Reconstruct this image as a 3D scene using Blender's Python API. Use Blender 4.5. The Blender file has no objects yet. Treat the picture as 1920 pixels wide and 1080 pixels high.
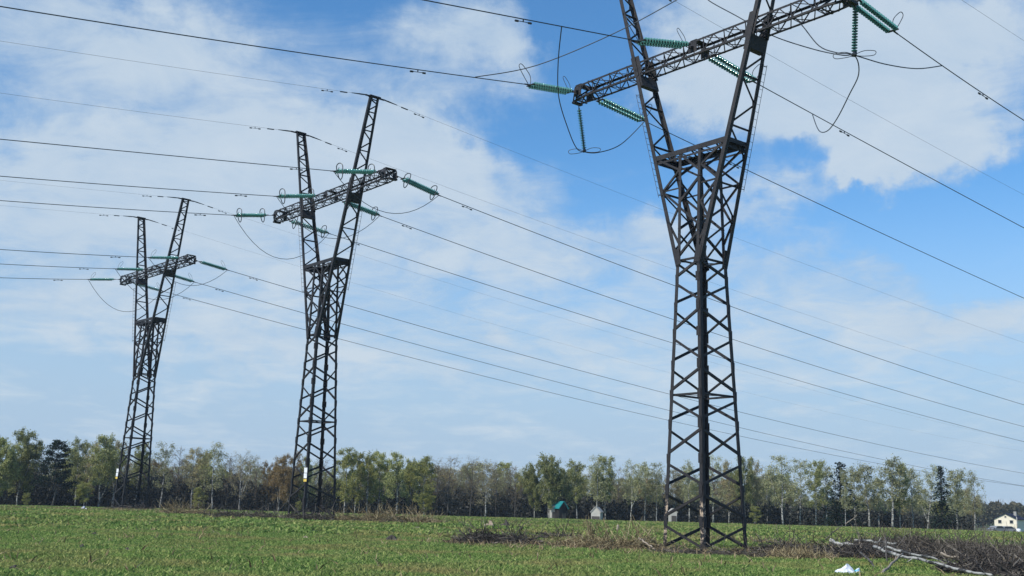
import bpy, math, random
import numpy as np
from mathutils import Matrix, Vector

SC = bpy.context.scene
COL = SC.collection
PI = math.pi

# ------------------------------------------------------------------ camera
F_PX, PITCH, ROLL = 2092.01, 0.195179, 0.026373
EYE = 1.65
_fw = Vector((0, math.cos(PITCH), math.sin(PITCH)))
_r0 = Vector((1, 0, 0)); _u0 = _r0.cross(_fw)
CR = _r0 * math.cos(ROLL) + _u0 * math.sin(ROLL)
CU = -_r0 * math.sin(ROLL) + _u0 * math.cos(ROLL)
cam_d = bpy.data.cameras.new("camera")
cam_d.sensor_width = 36.0
cam_d.lens = F_PX / 1920 * 36.0
cam_d.clip_end = 9000
cam = bpy.data.objects.new("camera", cam_d)
COL.objects.link(cam)
_m = Matrix((CR, CU, -_fw)).transposed().to_4x4()
_m.translation = (0, 0, EYE)
cam.matrix_world = _m
SC.camera = cam

def view_dir(px, py):
    return (_fw * F_PX + CR * (px - 960) - CU * (py - 540)).normalized()

# ------------------------------------------------------------------ world and sun
SUN_AZ, SUN_EL = math.radians(-132), math.radians(43)
SKY_STRENGTH = 0.15
world = bpy.data.worlds.new("World"); SC.world = world
world.use_nodes = True
wn = world.node_tree.nodes; wl = world.node_tree.links
wn.clear()
def wnode(t, **kw):
    n = wn.new(t)
    for k, v in kw.items(): setattr(n, k, v)
    return n
def wmath(op, a, b=None, clamp=False):
    n = wnode('ShaderNodeMath', operation=op); n.use_clamp = clamp
    for i, v in enumerate((a, b)):
        if v is None: continue
        if hasattr(v, 'is_output'): wl.new(v, n.inputs[i])
        else: n.inputs[i].default_value = v
    return n.outputs[0]
def wvec(op, a, b=None):
    n = wnode('ShaderNodeVectorMath', operation=op)
    for i, v in enumerate((a, b)):
        if v is None: continue
        if hasattr(v, 'is_output'): wl.new(v, n.inputs[i])
        else: n.inputs[i].default_value = v
    return n.outputs['Value'] if op in ('DOT_PRODUCT', 'LENGTH') else n.outputs[0]
tc = wnode('ShaderNodeTexCoord')
sky = wnode('ShaderNodeTexSky', sky_type='NISHITA')
sky.sun_disc = False; sky.sun_elevation = SUN_EL; sky.sun_rotation = SUN_AZ
sky.air_density = 1.0; sky.dust_density = 0.4; sky.ozone_density = 2.6; sky.altitude = 150
sep = wnode('ShaderNodeSeparateXYZ'); wl.new(tc.outputs['Generated'], sep.inputs[0])
az = wmath('ARCTAN2', sep.outputs[0], sep.outputs[1])
el = wmath('ARCSINE', sep.outputs[2])
# cloud layer coordinates: a flat layer seen in perspective for the texture, azimuth and elevation for the masses
lay = wmath('ADD', wmath('MAXIMUM', sep.outputs[2], 0.0), 0.16)
cmb = wnode('ShaderNodeCombineXYZ')
wl.new(wmath('DIVIDE', sep.outputs[0], lay), cmb.inputs[0]); wl.new(wmath('DIVIDE', sep.outputs[1], lay), cmb.inputs[1])
def wnoise(vec, scale, detail, rough, seed, dist=0.0):
    n = wnode('ShaderNodeTexNoise', noise_dimensions='3D')
    v = wvec('ADD', vec, (seed, seed * 1.7, seed * .3))
    wl.new(v, n.inputs['Vector']); n.inputs['Scale'].default_value = scale; n.inputs['Detail'].default_value = detail
    n.inputs['Roughness'].default_value = rough; n.inputs['Distortion'].default_value = dist
    return n
big = wnoise(cmb.outputs[0], 2.1, 9, .60, 3.1, .4)
fine = wnoise(cmb.outputs[0], 5.2, 10, .64, 9.4, .5)
uv = wnode('ShaderNodeCombineXYZ'); wl.new(az, uv.inputs[0]); wl.new(el, uv.inputs[1])
warp = wnoise(uv.outputs[0], 11.0, 7, .6, 1.3)
wv = wvec('MULTIPLY', wvec('SUBTRACT', warp.outputs['Color'], (.5, .5, .5)), (.20, .13, 0))
uvw = wvec('ADD', uv.outputs[0], wv)
BLOBS = [  # picture direction of the middle, angular half-sizes in pixels, weight
    (90, 70, 270, 120, .85), (330, 50, 130, 90, .5), (40, 290, 120, 60, .55), (430, 310, 230, 90, .75), (690, 270, 150, 70, .75),
    (900, 70, 190, 85, .95), (740, 330, 280, 70, .6), (1320, 40, 120, 150, .75), (1640, 190, 270, 110, 1.0), (1770, 60, 240, 90, .75),
    (1560, 60, 170, 120, .6), (1690, 270, 130, 60, .7), (1600, 335, 45, 20, .8), (1450, 375, 95, 45, .75), (1350, 200, 150, 70, .55), (930, 608, 60, 20, .5),
    (1560, 500, 260, 60, .65), (1780, 590, 220, 45, .75), (1000, 470, 260, 60, .55), (560, 430, 360, 110, .45), (240, 420, 240, 90, .5),
    (300, 560, 520, 150, .30), (1000, 660, 700, 110, .30), (1650, 690, 420, 70, .25), (440, 665, 180, 30, .4), (100, 560, 220, 60, .35), (1150, 660, 400, 60, .2), (1240, 430, 110, 40, .4),
    (1100, 70, 80, 90, -.7), (1180, 290, 120, 70, -.55), (1830, 350, 110, 60, -.75), (1500, 320, 90, 40, -.35), (640, 60, 90, 50, -.12),
    (930, 240, 100, 50, -.45), (1880, 480, 90, 50, -.5), (1660, 400, 220, 45, -.55), (1480, 310, 70, 45, -.4), (600, 130, 240, 130, .30), (900, 230, 160, 70, .12), (1850, 140, 70, 20, -.3)]
total = None
for px, py, sx, sy, w in BLOBS:
    d = view_dir(px, py); a0 = math.atan2(d.x, d.y); e0 = math.asin(d.z)
    dv = wvec('MULTIPLY', wvec('SUBTRACT', uvw, (a0, e0, 0)), (F_PX / sx, F_PX / sy, 0))
    g = wmath('MULTIPLY', wmath('EXPONENT', wmath('MULTIPLY', wvec('DOT_PRODUCT', dv, dv), -.8)), w)
    total = g if total is None else wmath('ADD', total, g)
tex = wmath('ADD', wmath('MULTIPLY', wmath('SUBTRACT', big.outputs['Fac'], .5), 1.15), wmath('MULTIPLY', wmath('SUBTRACT', fine.outputs['Fac'], .5), 1.15))
dens = wmath('ADD', wmath('ADD', total, tex), .0)
cr = wnode('ShaderNodeMapRange', interpolation_type='SMOOTHSTEP'); wl.new(dens, cr.inputs[0])
cr.inputs[1].default_value = -.02; cr.inputs[2].default_value = .98
# thin high veil that thickens with the slant towards the horizon
vr = wnode('ShaderNodeMapRange', interpolation_type='SMOOTHSTEP'); wl.new(el, vr.inputs[0])
vr.inputs[1].default_value = .04; vr.inputs[2].default_value = .31; vr.inputs[3].default_value = .95; vr.inputs[4].default_value = .10
veil = vr.outputs[0]
cover = wmath('SUBTRACT', 1.0, wmath('MULTIPLY', wmath('SUBTRACT', 1.0, wmath('MULTIPLY', cr.outputs[0], .93)), wmath('SUBTRACT', 1.0, veil)), clamp=True)
ccol = wnode('ShaderNodeMix', data_type='RGBA')
wl.new(wmath('MULTIPLY', wmath('ADD', wmath('MULTIPLY', cr.outputs[0], .7), wmath('MULTIPLY', tex, 1.1)), 1.0, clamp=True), ccol.inputs['Factor'])
ccol.inputs['A'].default_value = (.405, .555, .735, 1); ccol.inputs['B'].default_value = (.60, .70, .80, 1)
hsv = wnode('ShaderNodeHueSaturation'); wl.new(sky.outputs[0], hsv.inputs['Color'])
hsv.inputs['Saturation'].default_value = 1.34; hsv.inputs['Value'].default_value = 1.12
b_sky = wnode('ShaderNodeBackground'); wl.new(hsv.outputs[0], b_sky.inputs[0]); b_sky.inputs[1].default_value = SKY_STRENGTH
b_cl = wnode('ShaderNodeBackground'); wl.new(ccol.outputs['Result'], b_cl.inputs[0]); b_cl.inputs[1].default_value = 1.0
mixw = wnode('ShaderNodeMixShader'); wl.new(cover, mixw.inputs[0]); wl.new(b_sky.outputs[0], mixw.inputs[1]); wl.new(b_cl.outputs[0], mixw.inputs[2])
wout = wnode('ShaderNodeOutputWorld'); wl.new(mixw.outputs[0], wout.inputs[0])
world.cycles.sampling_method = 'MANUAL'; world.cycles.sample_map_resolution = 512

sun_d = bpy.data.lights.new("sun", 'SUN'); sun_d.energy = 4.8; sun_d.angle = math.radians(.6); sun_d.color = (1, .95, .86)
sun = bpy.data.objects.new("sun", sun_d); COL.objects.link(sun)
_sd = Vector((math.sin(SUN_AZ) * math.cos(SUN_EL), math.cos(SUN_AZ) * math.cos(SUN_EL), math.sin(SUN_EL)))
sun.rotation_euler = _sd.to_track_quat('Z', 'Y').to_euler()
sun.location = (0, 0, 80)
SC.view_settings.view_transform = 'Standard'; SC.view_settings.look = 'None'
SC.view_settings.exposure = 0.0; SC.view_settings.gamma = 1.0; SC.view_settings.use_curve_mapping = False
SC.cycles.max_bounces = 6; SC.cycles.transparent_max_bounces = 12

# ------------------------------------------------------------------ helpers
def V(*a): return np.array(a, float)
def unit(v):
    v = np.asarray(v, float); n = np.linalg.norm(v)
    return v / n if n > 1e-12 else v

class MB:
    """collects vertices and faces of one mesh"""
    def __init__(s): s.v = []; s.f = []; s.m = []; s.mi = 0
    def add(s, vs, fs):
        o = len(s.v); s.v.extend([tuple(map(float, p)) for p in vs]); s.f.extend([tuple(i + o for i in f) for f in fs]); s.m.extend([s.mi] * len(fs))
    def frame_box(s, p, q, u, v, u0, u1, v0, v1):
        p = np.asarray(p, float); q = np.asarray(q, float)
        c = [(u0, v0), (u1, v0), (u1, v1), (u0, v1)]
        s.add([p + u * a + v * b for a, b in c] + [q + u * a + v * b for a, b in c],
              [(3, 2, 1, 0), (4, 5, 6, 7), (0, 1, 5, 4), (1, 2, 6, 5), (2, 3, 7, 6), (3, 0, 4, 7)])
    def bar(s, p, q, w, t, n, off=0.0):
        """flat bar: wide w in the face whose normal is n, thick t along n, moved off along n"""
        d = unit(np.asarray(q, float) - np.asarray(p, float)); n = np.asarray(n, float); n = unit(n - d * (n @ d)); u = np.cross(d, n)
        s.frame_box(p, q, u, n, -w / 2, w / 2, off - t / 2, off + t / 2)
    def angle(s, p, q, u, v, w, t):
        """angle iron whose heel runs p-q and whose flanges point along u and v"""
        d = unit(np.asarray(q, float) - np.asarray(p, float))
        u = unit(u - d * (u @ d)); v = unit(v - d * (v @ d))
        s.frame_box(p, q, u, v, 0, w, 0, t); s.frame_box(p, q, u, v, 0, t, t, w)
    def brace(s, p, q, n, w, t, off=0.0):
        """angle iron lying in a face of outward normal n"""
        d = unit(np.asarray(q, float) - np.asarray(p, float)); n = np.asarray(n, float); n = unit(n - d * (n @ d)); u = np.cross(d, n)
        s.frame_box(p, q, u, n, -w / 2, w / 2, off - t, off); s.frame_box(p, q, u, n, w / 2 - t, w / 2, off - w * .8, off - t - .001)
    def box(s, c, x, y, z):
        s.frame_box(V(*c) - V(0, 0, z / 2), V(*c) + V(0, 0, z / 2), V(1, 0, 0), V(0, 1, 0), -x / 2, x / 2, -y / 2, y / 2)
    def tube(s, pts, r, n=6, cap=True):
        pts = [np.asarray(p, float) for p in pts]; k = len(pts)
        rr = [r] * k if np.isscalar(r) else list(r)
        a = None; vs = []
        for i in range(k):
            d = unit(pts[min(i + 1, k - 1)] - pts[max(i - 1, 0)])
            if a is None: a = unit(np.cross(d, V(0, 0, 1) if abs(d[2]) < .9 else V(1, 0, 0)))
            a = unit(a - d * (a @ d)); b = np.cross(d, a)
            for j in range(n):
                t = 2 * PI * j / n; vs.append(pts[i] + (a * math.cos(t) + b * math.sin(t)) * rr[i])
        fs = [(i * n + j, i * n + (j + 1) % n, (i + 1) * n + (j + 1) % n, (i + 1) * n + j) for i in range(k - 1) for j in range(n)]
        if cap: fs += [tuple(range(n - 1, -1, -1)), tuple((k - 1) * n + j for j in range(n))]
        s.add(vs, fs)
    def lathe(s, prof, n=12, axis=1):
        vs = []; k = len(prof)
        for r, h in prof:
            for j in range(n):
                t = 2 * PI * j / n; c, d = r * math.cos(t), r * math.sin(t)
                vs.append((c, h, d) if axis == 1 else (c, d, h))
        s.add(vs, [(i * n + j, (i + 1) * n + j, (i + 1) * n + (j + 1) % n, i * n + (j + 1) % n) for i in range(k - 1) for j in range(n)])
    def mesh(s, name, mats, smooth=False):
        me = bpy.data.meshes.new(name); me.from_pydata(s.v, [], s.f)
        for m in (mats if isinstance(mats, (list, tuple)) else [mats]): me.materials.append(m)
        if any(s.m): me.polygons.foreach_set('material_index', s.m)
        if smooth: me.polygons.foreach_set('use_smooth', [True] * len(s.f))
        me.update(); return me
    def build(s, name, mats, parent=None, smooth=False):
        return link(name, s.mesh(name, mats, smooth), parent)

def link(name, me, parent=None):
    o = bpy.data.objects.new(name, me); COL.objects.link(o)
    if parent is not None: o.parent = parent
    return o
def tag(o, label=None, cat=None, group=None, kind=None):
    for k, v in (('label', label), ('category', cat), ('group', group), ('kind', kind)):
        if v: o[k] = v
    return o
def empty(name, loc=(0, 0, 0), rz=0.0):
    o = bpy.data.objects.new(name, None); COL.objects.link(o); o.location = loc; o.rotation_euler = (0, 0, rz); o.empty_display_size = .3
    return o
def np_mesh(name, verts, quads, mats, mat_idx=None, tris=False):
    """big mesh straight from numpy arrays (all faces of one size)"""
    me = bpy.data.meshes.new(name); k = 3 if tris else 4
    me.vertices.add(len(verts)); me.vertices.foreach_set('co', np.ascontiguousarray(verts, np.float32).ravel())
    nf = len(quads); me.loops.add(nf * k); me.loops.foreach_set('vertex_index', np.ascontiguousarray(quads, np.int32).ravel())
    me.polygons.add(nf); me.polygons.foreach_set('loop_start', np.arange(0, nf * k, k, dtype=np.int32)); me.polygons.foreach_set('loop_total', np.full(nf, k, np.int32))
    for m in (mats if isinstance(mats, (list, tuple)) else [mats]): me.materials.append(m)
    if mat_idx is not None: me.polygons.foreach_set('material_index', np.ascontiguousarray(mat_idx, np.int32))
    me.update(calc_edges=True); return me

# ------------------------------------------------------------------ materials
def material(name, build):
    m = bpy.data.materials.new(name); m.use_nodes = True
    nt = m.node_tree; nt.nodes.clear()
    out = nt.nodes.new('ShaderNodeOutputMaterial')
    sh = build(nt); nt.links.new(sh, out.inputs['Surface']); return m
def nnode(nt, t, **kw):
    n = nt.nodes.new(t)
    for k, v in kw.items(): setattr(n, k, v)
    return n
def noise(nt, scale, detail=5, rough=.55, coord='Object'):
    t = nnode(nt, 'ShaderNodeTexCoord'); n = nnode(nt, 'ShaderNodeTexNoise')
    if coord == 'World':
        g = nnode(nt, 'ShaderNodeNewGeometry'); nt.links.new(g.outputs['Position'], n.inputs['Vector'])
    else: nt.links.new(t.outputs[coord], n.inputs['Vector'])
    n.inputs['Scale'].default_value = scale; n.inputs['Detail'].default_value = detail; n.inputs['Roughness'].default_value = rough
    return n
def ramp(nt, fac, stops, mode='LINEAR'):
    r = nnode(nt, 'ShaderNodeValToRGB'); r.color_ramp.interpolation = mode
    e = r.color_ramp.elements
    while len(e) < len(stops): e.new(.5)
    for i, (p, c) in enumerate(stops): e[i].position = p; e[i].color = (*c, 1)
    nt.links.new(fac, r.inputs[0]); return r.outputs[0]
def mixc(nt, fac, a, b, mode='MIX'):
    n = nnode(nt, 'ShaderNodeMix', data_type='RGBA', blend_type=mode)
    for k, v in (('Factor', fac), ('A', a), ('B', b)):
        if hasattr(v, 'is_output'): nt.links.new(v, n.inputs[k])
        elif k == 'Factor': n.inputs[k].default_value = v
        else: n.inputs[k].default_value = (*v, 1)
    return n.outputs['Result']
def princ(nt, col, rough=.6, metal=0.0, spec=.5, bump=None, bump_d=.02, **kw):
    p = nnode(nt, 'ShaderNodeBsdfPrincipled')
    if hasattr(col, 'is_output'): nt.links.new(col, p.inputs['Base Color'])
    else: p.inputs['Base Color'].default_value = (*col, 1)
    if hasattr(rough, 'is_output'): nt.links.new(rough, p.inputs['Roughness'])
    else: p.inputs['Roughness'].default_value = rough
    p.inputs['Metallic'].default_value = metal; p.inputs['Specular IOR Level'].default_value = spec
    if bump is not None:
        b = nnode(nt, 'ShaderNodeBump'); nt.links.new(bump, b.inputs['Height']); b.inputs['Distance'].default_value = bump_d; nt.links.new(b.outputs[0], p.inputs['Normal'])
    for k, v in kw.items(): p.inputs[k].default_value = v
    return p.outputs[0]
def island_random(nt):
    return nnode(nt, 'ShaderNodeNewGeometry').outputs['Random Per Island']
def leafy(nt, stops, patch=(), patch_scale=.1, trans=.42, coord='World', objvar=.0):
    """small thin leaves: colour differs from leaf to leaf, light passes through a little"""
    c = ramp(nt, island_random(nt), stops)
    if patch:
        n = noise(nt, patch_scale, 4, .6, coord); f = ramp(nt, n.outputs['Fac'], [(patch[1], (0, 0, 0)), (patch[2], (1, 1, 1))])
        c = mixc(nt, f, c, patch[0])
    if objvar:
        oi = nnode(nt, 'ShaderNodeObjectInfo'); h = nnode(nt, 'ShaderNodeHueSaturation'); nt.links.new(c, h.inputs['Color'])
        mr = nnode(nt, 'ShaderNodeMapRange'); nt.links.new(oi.outputs['Random'], mr.inputs[0]); mr.inputs[3].default_value = 1 - objvar; mr.inputs[4].default_value = 1 + objvar
        nt.links.new(mr.outputs[0], h.inputs['Value']); c = h.outputs[0]
    d = nnode(nt, 'ShaderNodeBsdfDiffuse'); nt.links.new(c, d.inputs[0])
    t = nnode(nt, 'ShaderNodeBsdfTranslucent'); nt.links.new(c, t.inputs[0])
    mx = nnode(nt, 'ShaderNodeMixShader'); mx.inputs[0].default_value = trans
    nt.links.new(d.outputs[0], mx.inputs[1]); nt.links.new(t.outputs[0], mx.inputs[2]); return mx.outputs[0]

def _steel(nt, stains=False):
    n = noise(nt, 1.6, 8, .65); n2 = noise(nt, 14, 5, .6)
    c = ramp(nt, n.outputs['Fac'], [(.33, (.010, .011, .014)), (.57, (.022, .021, .023)), (.78, (.066, .050, .043))])
    c = mixc(nt, .35, c, ramp(nt, n2.outputs['Fac'], [(.35, (.009, .010, .013)), (.72, (.062, .054, .050))]))
    if stains:
        t = nnode(nt, 'ShaderNodeTexCoord'); sp = nnode(nt, 'ShaderNodeSeparateXYZ'); nt.links.new(t.outputs['Object'], sp.inputs[0])
        hgt = ramp(nt, _m01(nt, sp.outputs[2], .3, 2.4), [(0, (0, 0, 0)), (.12, (1, 1, 1)), (.85, (1, 1, 1)), (1, (0, 0, 0))])
        n3 = noise(nt, 5.5, 6, .7); pt = ramp(nt, n3.outputs['Fac'], [(.5, (0, 0, 0)), (.56, (1, 1, 1))])
        c = mixc(nt, mixc(nt, 1.0, hgt, pt, 'MULTIPLY'), c, (.42, .33, .24))
    return princ(nt, c, .6, .0, .3, n2.outputs['Fac'], .006)
def _m01(nt, v, a, b):
    mr = nnode(nt, 'ShaderNodeMapRange'); nt.links.new(v, mr.inputs[0]); mr.inputs[1].default_value = a; mr.inputs[2].default_value = b; return mr.outputs[0]
M = {}
M['steel'] = material('dark_weathered_steel', _steel)
M['steel_stained'] = material('weathered_steel_with_paint', lambda nt: _steel(nt, True))
M['fitting'] = material('dark_fitting_steel', lambda nt: princ(nt, ramp(nt, noise(nt, 9).outputs['Fac'], [(.3, (.03, .035, .042)), (.7, (.075, .08, .085))]), .5, .4))
M['wire'] = material('weathered_aluminium_wire', lambda nt: princ(nt, ramp(nt, noise(nt, .8).outputs['Fac'], [(.3, (.035, .045, .058)), (.7, (.06, .072, .085))]), .6, .3))
def _glass(nt):
    c = ramp(nt, noise(nt, 25, 3).outputs['Fac'], [(.3, (.07, .33, .32)), (.7, (.24, .56, .51))])
    d = nnode(nt, 'ShaderNodeBsdfDiffuse'); nt.links.new(c, d.inputs[0])
    t = nnode(nt, 'ShaderNodeBsdfTranslucent'); nt.links.new(c, t.inputs[0])
    m1 = nnode(nt, 'ShaderNodeMixShader'); m1.inputs[0].default_value = .55; nt.links.new(d.outputs[0], m1.inputs[1]); nt.links.new(t.outputs[0], m1.inputs[2])
    g = nnode(nt, 'ShaderNodeBsdfGlossy'); g.inputs['Roughness'].default_value = .12
    m2 = nnode(nt, 'ShaderNodeMixShader'); m2.inputs[0].default_value = .07; nt.links.new(m1.outputs[0], m2.inputs[1]); nt.links.new(g.outputs[0], m2.inputs[2]); return m2.outputs[0]
M['glass'] = material('green_insulator_glass', _glass)
M['white_plate'] = material('white_enamel_plate', lambda nt: princ(nt, ramp(nt, noise(nt, 6).outputs['Fac'], [(.3, (.55, .6, .66)), (.6, (.78, .8, .82))]), .4))
M['yellow_plate'] = material('yellow_enamel_plate', lambda nt: princ(nt, ramp(nt, noise(nt, 8).outputs['Fac'], [(.3, (.5, .36, .05)), (.65, (.75, .55, .12))]), .45))

def _ground(nt):
    a = noise(nt, .09, 6, .6, 'World'); b = noise(nt, .9, 6, .65, 'World'); c3 = noise(nt, 7, 4, .6, 'World')
    c = ramp(nt, b.outputs['Fac'], [(.3, (0.052, 0.078, 0.034)), (.5, (0.098, 0.150, 0.055)), (.7, (0.163, 0.189, 0.085))])
    c = mixc(nt, ramp(nt, a.outputs['Fac'], [(.52, (0, 0, 0)), (.68, (.75, .75, .75))]), c, (0.182, 0.163, 0.091))
    at = nnode(nt, 'ShaderNodeAttribute'); at.attribute_name = 'soil'
    soil = ramp(nt, c3.outputs['Fac'], [(.3, (0.065, 0.052, 0.042)), (.7, (0.208, 0.163, 0.117))])
    c = mixc(nt, at.outputs['Fac'], c, soil)
    return princ(nt, c, .95, 0, .1, c3.outputs['Fac'], .08)
M['ground'] = material('meadow_soil', _ground)
M['grass'] = material('grass_blades', lambda nt: leafy(nt, [(0, (0.082, 0.136, 0.041)), (.35, (0.154, 0.256, 0.065)), (.7, (0.244, 0.343, 0.098)), (1, (0.431, 0.467, 0.174))], ((0.357, 0.299, 0.128), .46, .74), .22, .35))
M['dry_grass'] = material('dry_grass_blades', lambda nt: leafy(nt, [(0, (0.104, 0.078, 0.046)), (.5, (0.221, 0.169, 0.098)), (1, (0.390, 0.312, 0.195))], trans=.2))
def _bark_birch(nt):
    t = nnode(nt, 'ShaderNodeTexCoord'); mp = nnode(nt, 'ShaderNodeMapping'); nt.links.new(t.outputs['Object'], mp.inputs[0]); mp.inputs['Scale'].default_value = (1.5, 1.5, 2.6)
    n = nnode(nt, 'ShaderNodeTexNoise'); nt.links.new(mp.outputs[0], n.inputs['Vector']); n.inputs['Scale'].default_value = 1.6; n.inputs['Detail'].default_value = 5
    return princ(nt, ramp(nt, n.outputs['Fac'], [(.42, (.05, .05, .05)), (.50, (.28, .28, .26)), (.72, (.46, .46, .43))]), .8, 0, .2)
M['birch_bark'] = material('white_birch_bark', _bark_birch)
M['bark'] = material('grey_bark', lambda nt: princ(nt, ramp(nt, noise(nt, 3).outputs['Fac'], [(.3, (.045, .042, .038)), (.7, (.13, .12, .11))]), .9, 0, .2))
M['limb'] = material('dark_limb_bark', lambda nt: princ(nt, ramp(nt, noise(nt, 2).outputs['Fac'], [(.35, (.045, .042, .040)), (.75, (.16, .155, .145))]), .9, 0, .2))
M['twig'] = material('twigs', lambda nt: princ(nt, ramp(nt, island_random(nt), [(0, (0.058, 0.050, 0.044)), (1, (0.190, 0.165, 0.141))]), .9, 0, .2))
M['pale_twig'] = material('pale_twigs', lambda nt: princ(nt, ramp(nt, island_random(nt), [(0, (.08, .075, .07)), (1, (.27, .26, .24))]), .9, 0, .2))
OV = .22
M['leaf_olive'] = material('spring_leaves_olive', lambda nt: leafy(nt, [(0, (0.118, 0.145, 0.055)), (.5, (0.265, 0.290, 0.113)), (1, (0.518, 0.519, 0.230))], objvar=OV))
M['leaf_green'] = material('spring_leaves_green', lambda nt: leafy(nt, [(0, (0.129, 0.159, 0.051)), (.5, (0.292, 0.315, 0.101)), (1, (0.551, 0.524, 0.188))], objvar=OV))
M['leaf_tan'] = material('spring_catkins_tan', lambda nt: leafy(nt, [(0, (0.153, 0.139, 0.073)), (.5, (0.315, 0.280, 0.147)), (1, (0.574, 0.513, 0.280))], objvar=OV))
M['leaf_grey'] = material('spring_leaves_grey', lambda nt: leafy(nt, [(0, (0.155, 0.163, 0.083)), (.5, (0.313, 0.324, 0.166)), (1, (0.581, 0.579, 0.322))], objvar=OV))
M['leaf_rust'] = material('spring_buds_rust', lambda nt: leafy(nt, [(0, (0.126, 0.095, 0.049)), (.5, (0.264, 0.191, 0.089)), (1, (0.392, 0.305, 0.139))], objvar=OV))
M['needle'] = material('dark_needles', lambda nt: leafy(nt, [(0, (0.006, 0.014, 0.011)), (.6, (0.016, 0.030, 0.022)), (1, (0.034, 0.051, 0.036))], trans=.1))
M['under'] = material('bare_undergrowth', lambda nt: leafy(nt, [(0, (0.018, 0.024, 0.023)), (.6, (0.044, 0.049, 0.044)), (1, (0.109, 0.108, 0.096))], ((0.077, 0.084, 0.041), .56, .72), .05, .15))
M['ridge'] = material('distant_wood', lambda nt: leafy(nt, [(0, (0.039, 0.049, 0.034)), (.5, (0.075, 0.078, 0.049)), (1, (0.124, 0.114, 0.073))], ((0.098, 0.078, 0.052), .5, .7), .03, .15))
M['brush'] = material('dead_brushwood', lambda nt: princ(nt, ramp(nt, island_random(nt), [(0, (0.034, 0.030, 0.026)), (.6, (0.104, 0.092, 0.078)), (1, (0.287, 0.254, 0.208))]), .95, 0, .1))
M['brush_tan'] = material('dead_tan_brushwood', lambda nt: princ(nt, ramp(nt, island_random(nt), [(0, (0.084, 0.068, 0.040)), (.6, (0.242, 0.195, 0.116)), (1, (0.563, 0.485, 0.293))]), .95, 0, .1))
M['brush_dark'] = material('dark_brushwood', lambda nt: princ(nt, ramp(nt, island_random(nt), [(0, (0.026, 0.026, 0.026)), (.7, (0.086, 0.076, 0.070)), (1, (0.250, 0.227, 0.194))]), .95, 0, .1))
M['mound'] = material('brush_litter_soil', lambda nt: princ(nt, ramp(nt, noise(nt, 3, 6, .65, 'World').outputs['Fac'], [(.3, (0.035, 0.030, 0.021)), (.7, (0.119, 0.105, 0.063))]), .95, 0, .1, noise(nt, 5, 6, .7, 'World').outputs['Fac'], .2))
M['straw_wood'] = material('weathered_pale_wood', lambda nt: princ(nt, ramp(nt, noise(nt, 3).outputs['Fac'], [(.3, (.17, .14, .11)), (.7, (.36, .31, .25))]), .9, 0, .2))
M['bag'] = material('white_plastic', lambda nt: princ(nt, ramp(nt, noise(nt, 4).outputs['Fac'], [(.3, (.55, .6, .72)), (.6, (.8, .82, .85))]), .35))
M['blue_bag'] = material('blue_plastic', lambda nt: princ(nt, ramp(nt, noise(nt, 4).outputs['Fac'], [(.42, (.08, .42, .75)), (.5, (.72, .78, .82))]), .35))
M['stone'] = material('pale_stone', lambda nt: princ(nt, ramp(nt, noise(nt, 4).outputs['Fac'], [(.3, (.24, .18, .13)), (.7, (.42, .34, .26))]), .9))
M['dark_stone'] = material('dark_stone', lambda nt: princ(nt, ramp(nt, noise(nt, 4).outputs['Fac'], [(.3, (0.026, 0.024, 0.024)), (.7, (0.088, 0.076, 0.061))]), .9))
def _plaster(c0, c1): return lambda nt: princ(nt, ramp(nt, noise(nt, 1.2, 6).outputs['Fac'], [(.3, c0), (.7, c1)]), .85, 0, .2)
M['cream'] = material('cream_plaster', _plaster((0.645, 0.586, 0.460), (0.779, 0.721, 0.595)))
M['whitewall'] = material('white_wall', _plaster((0.360, 0.353, 0.324), (0.475, 0.461, 0.418)))
M['darkwood'] = material('dark_boards', _plaster((.045, .042, .040), (.10, .09, .08)))  # dark board colour for doors and fence
M['darkwall'] = material('near_black_boards', _plaster((.012, .012, .014), (.03, .028, .026)))  # board colour darkened to near black for the teal-roofed shed
M['navyroof'] = material('navy_metal_roof', lambda nt: princ(nt, ramp(nt, noise(nt, 3).outputs['Fac'], [(.3, (.012, .015, .034)), (.7, (.022, .026, .05))]), .8, 0, .1))
M['tealroof'] = material('teal_metal_roof', lambda nt: princ(nt, ramp(nt, noise(nt, 3).outputs['Fac'], [(.3, (.01, .20, .22)), (.7, (.02, .28, .29))]), .45, .2))
M['greyroof'] = material('grey_sheet_roof', _plaster((.25, .25, .24), (.4, .39, .36)))
M['pane'] = material('dark_window_glass', lambda nt: princ(nt, (.02, .025, .035), .1))
M['carpaint'] = material('white_car_paint', lambda nt: princ(nt, (0.205, 0.215, 0.224), .25, 0, .5, **{'Coat Weight': .5}))
M['tyre'] = material('black_rubber', lambda nt: princ(nt, (.015, .015, .016), .85))
M['redpaint'] = material('faded_red_paint', _plaster((.38, .09, .07), (.5, .16, .12)))

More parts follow.
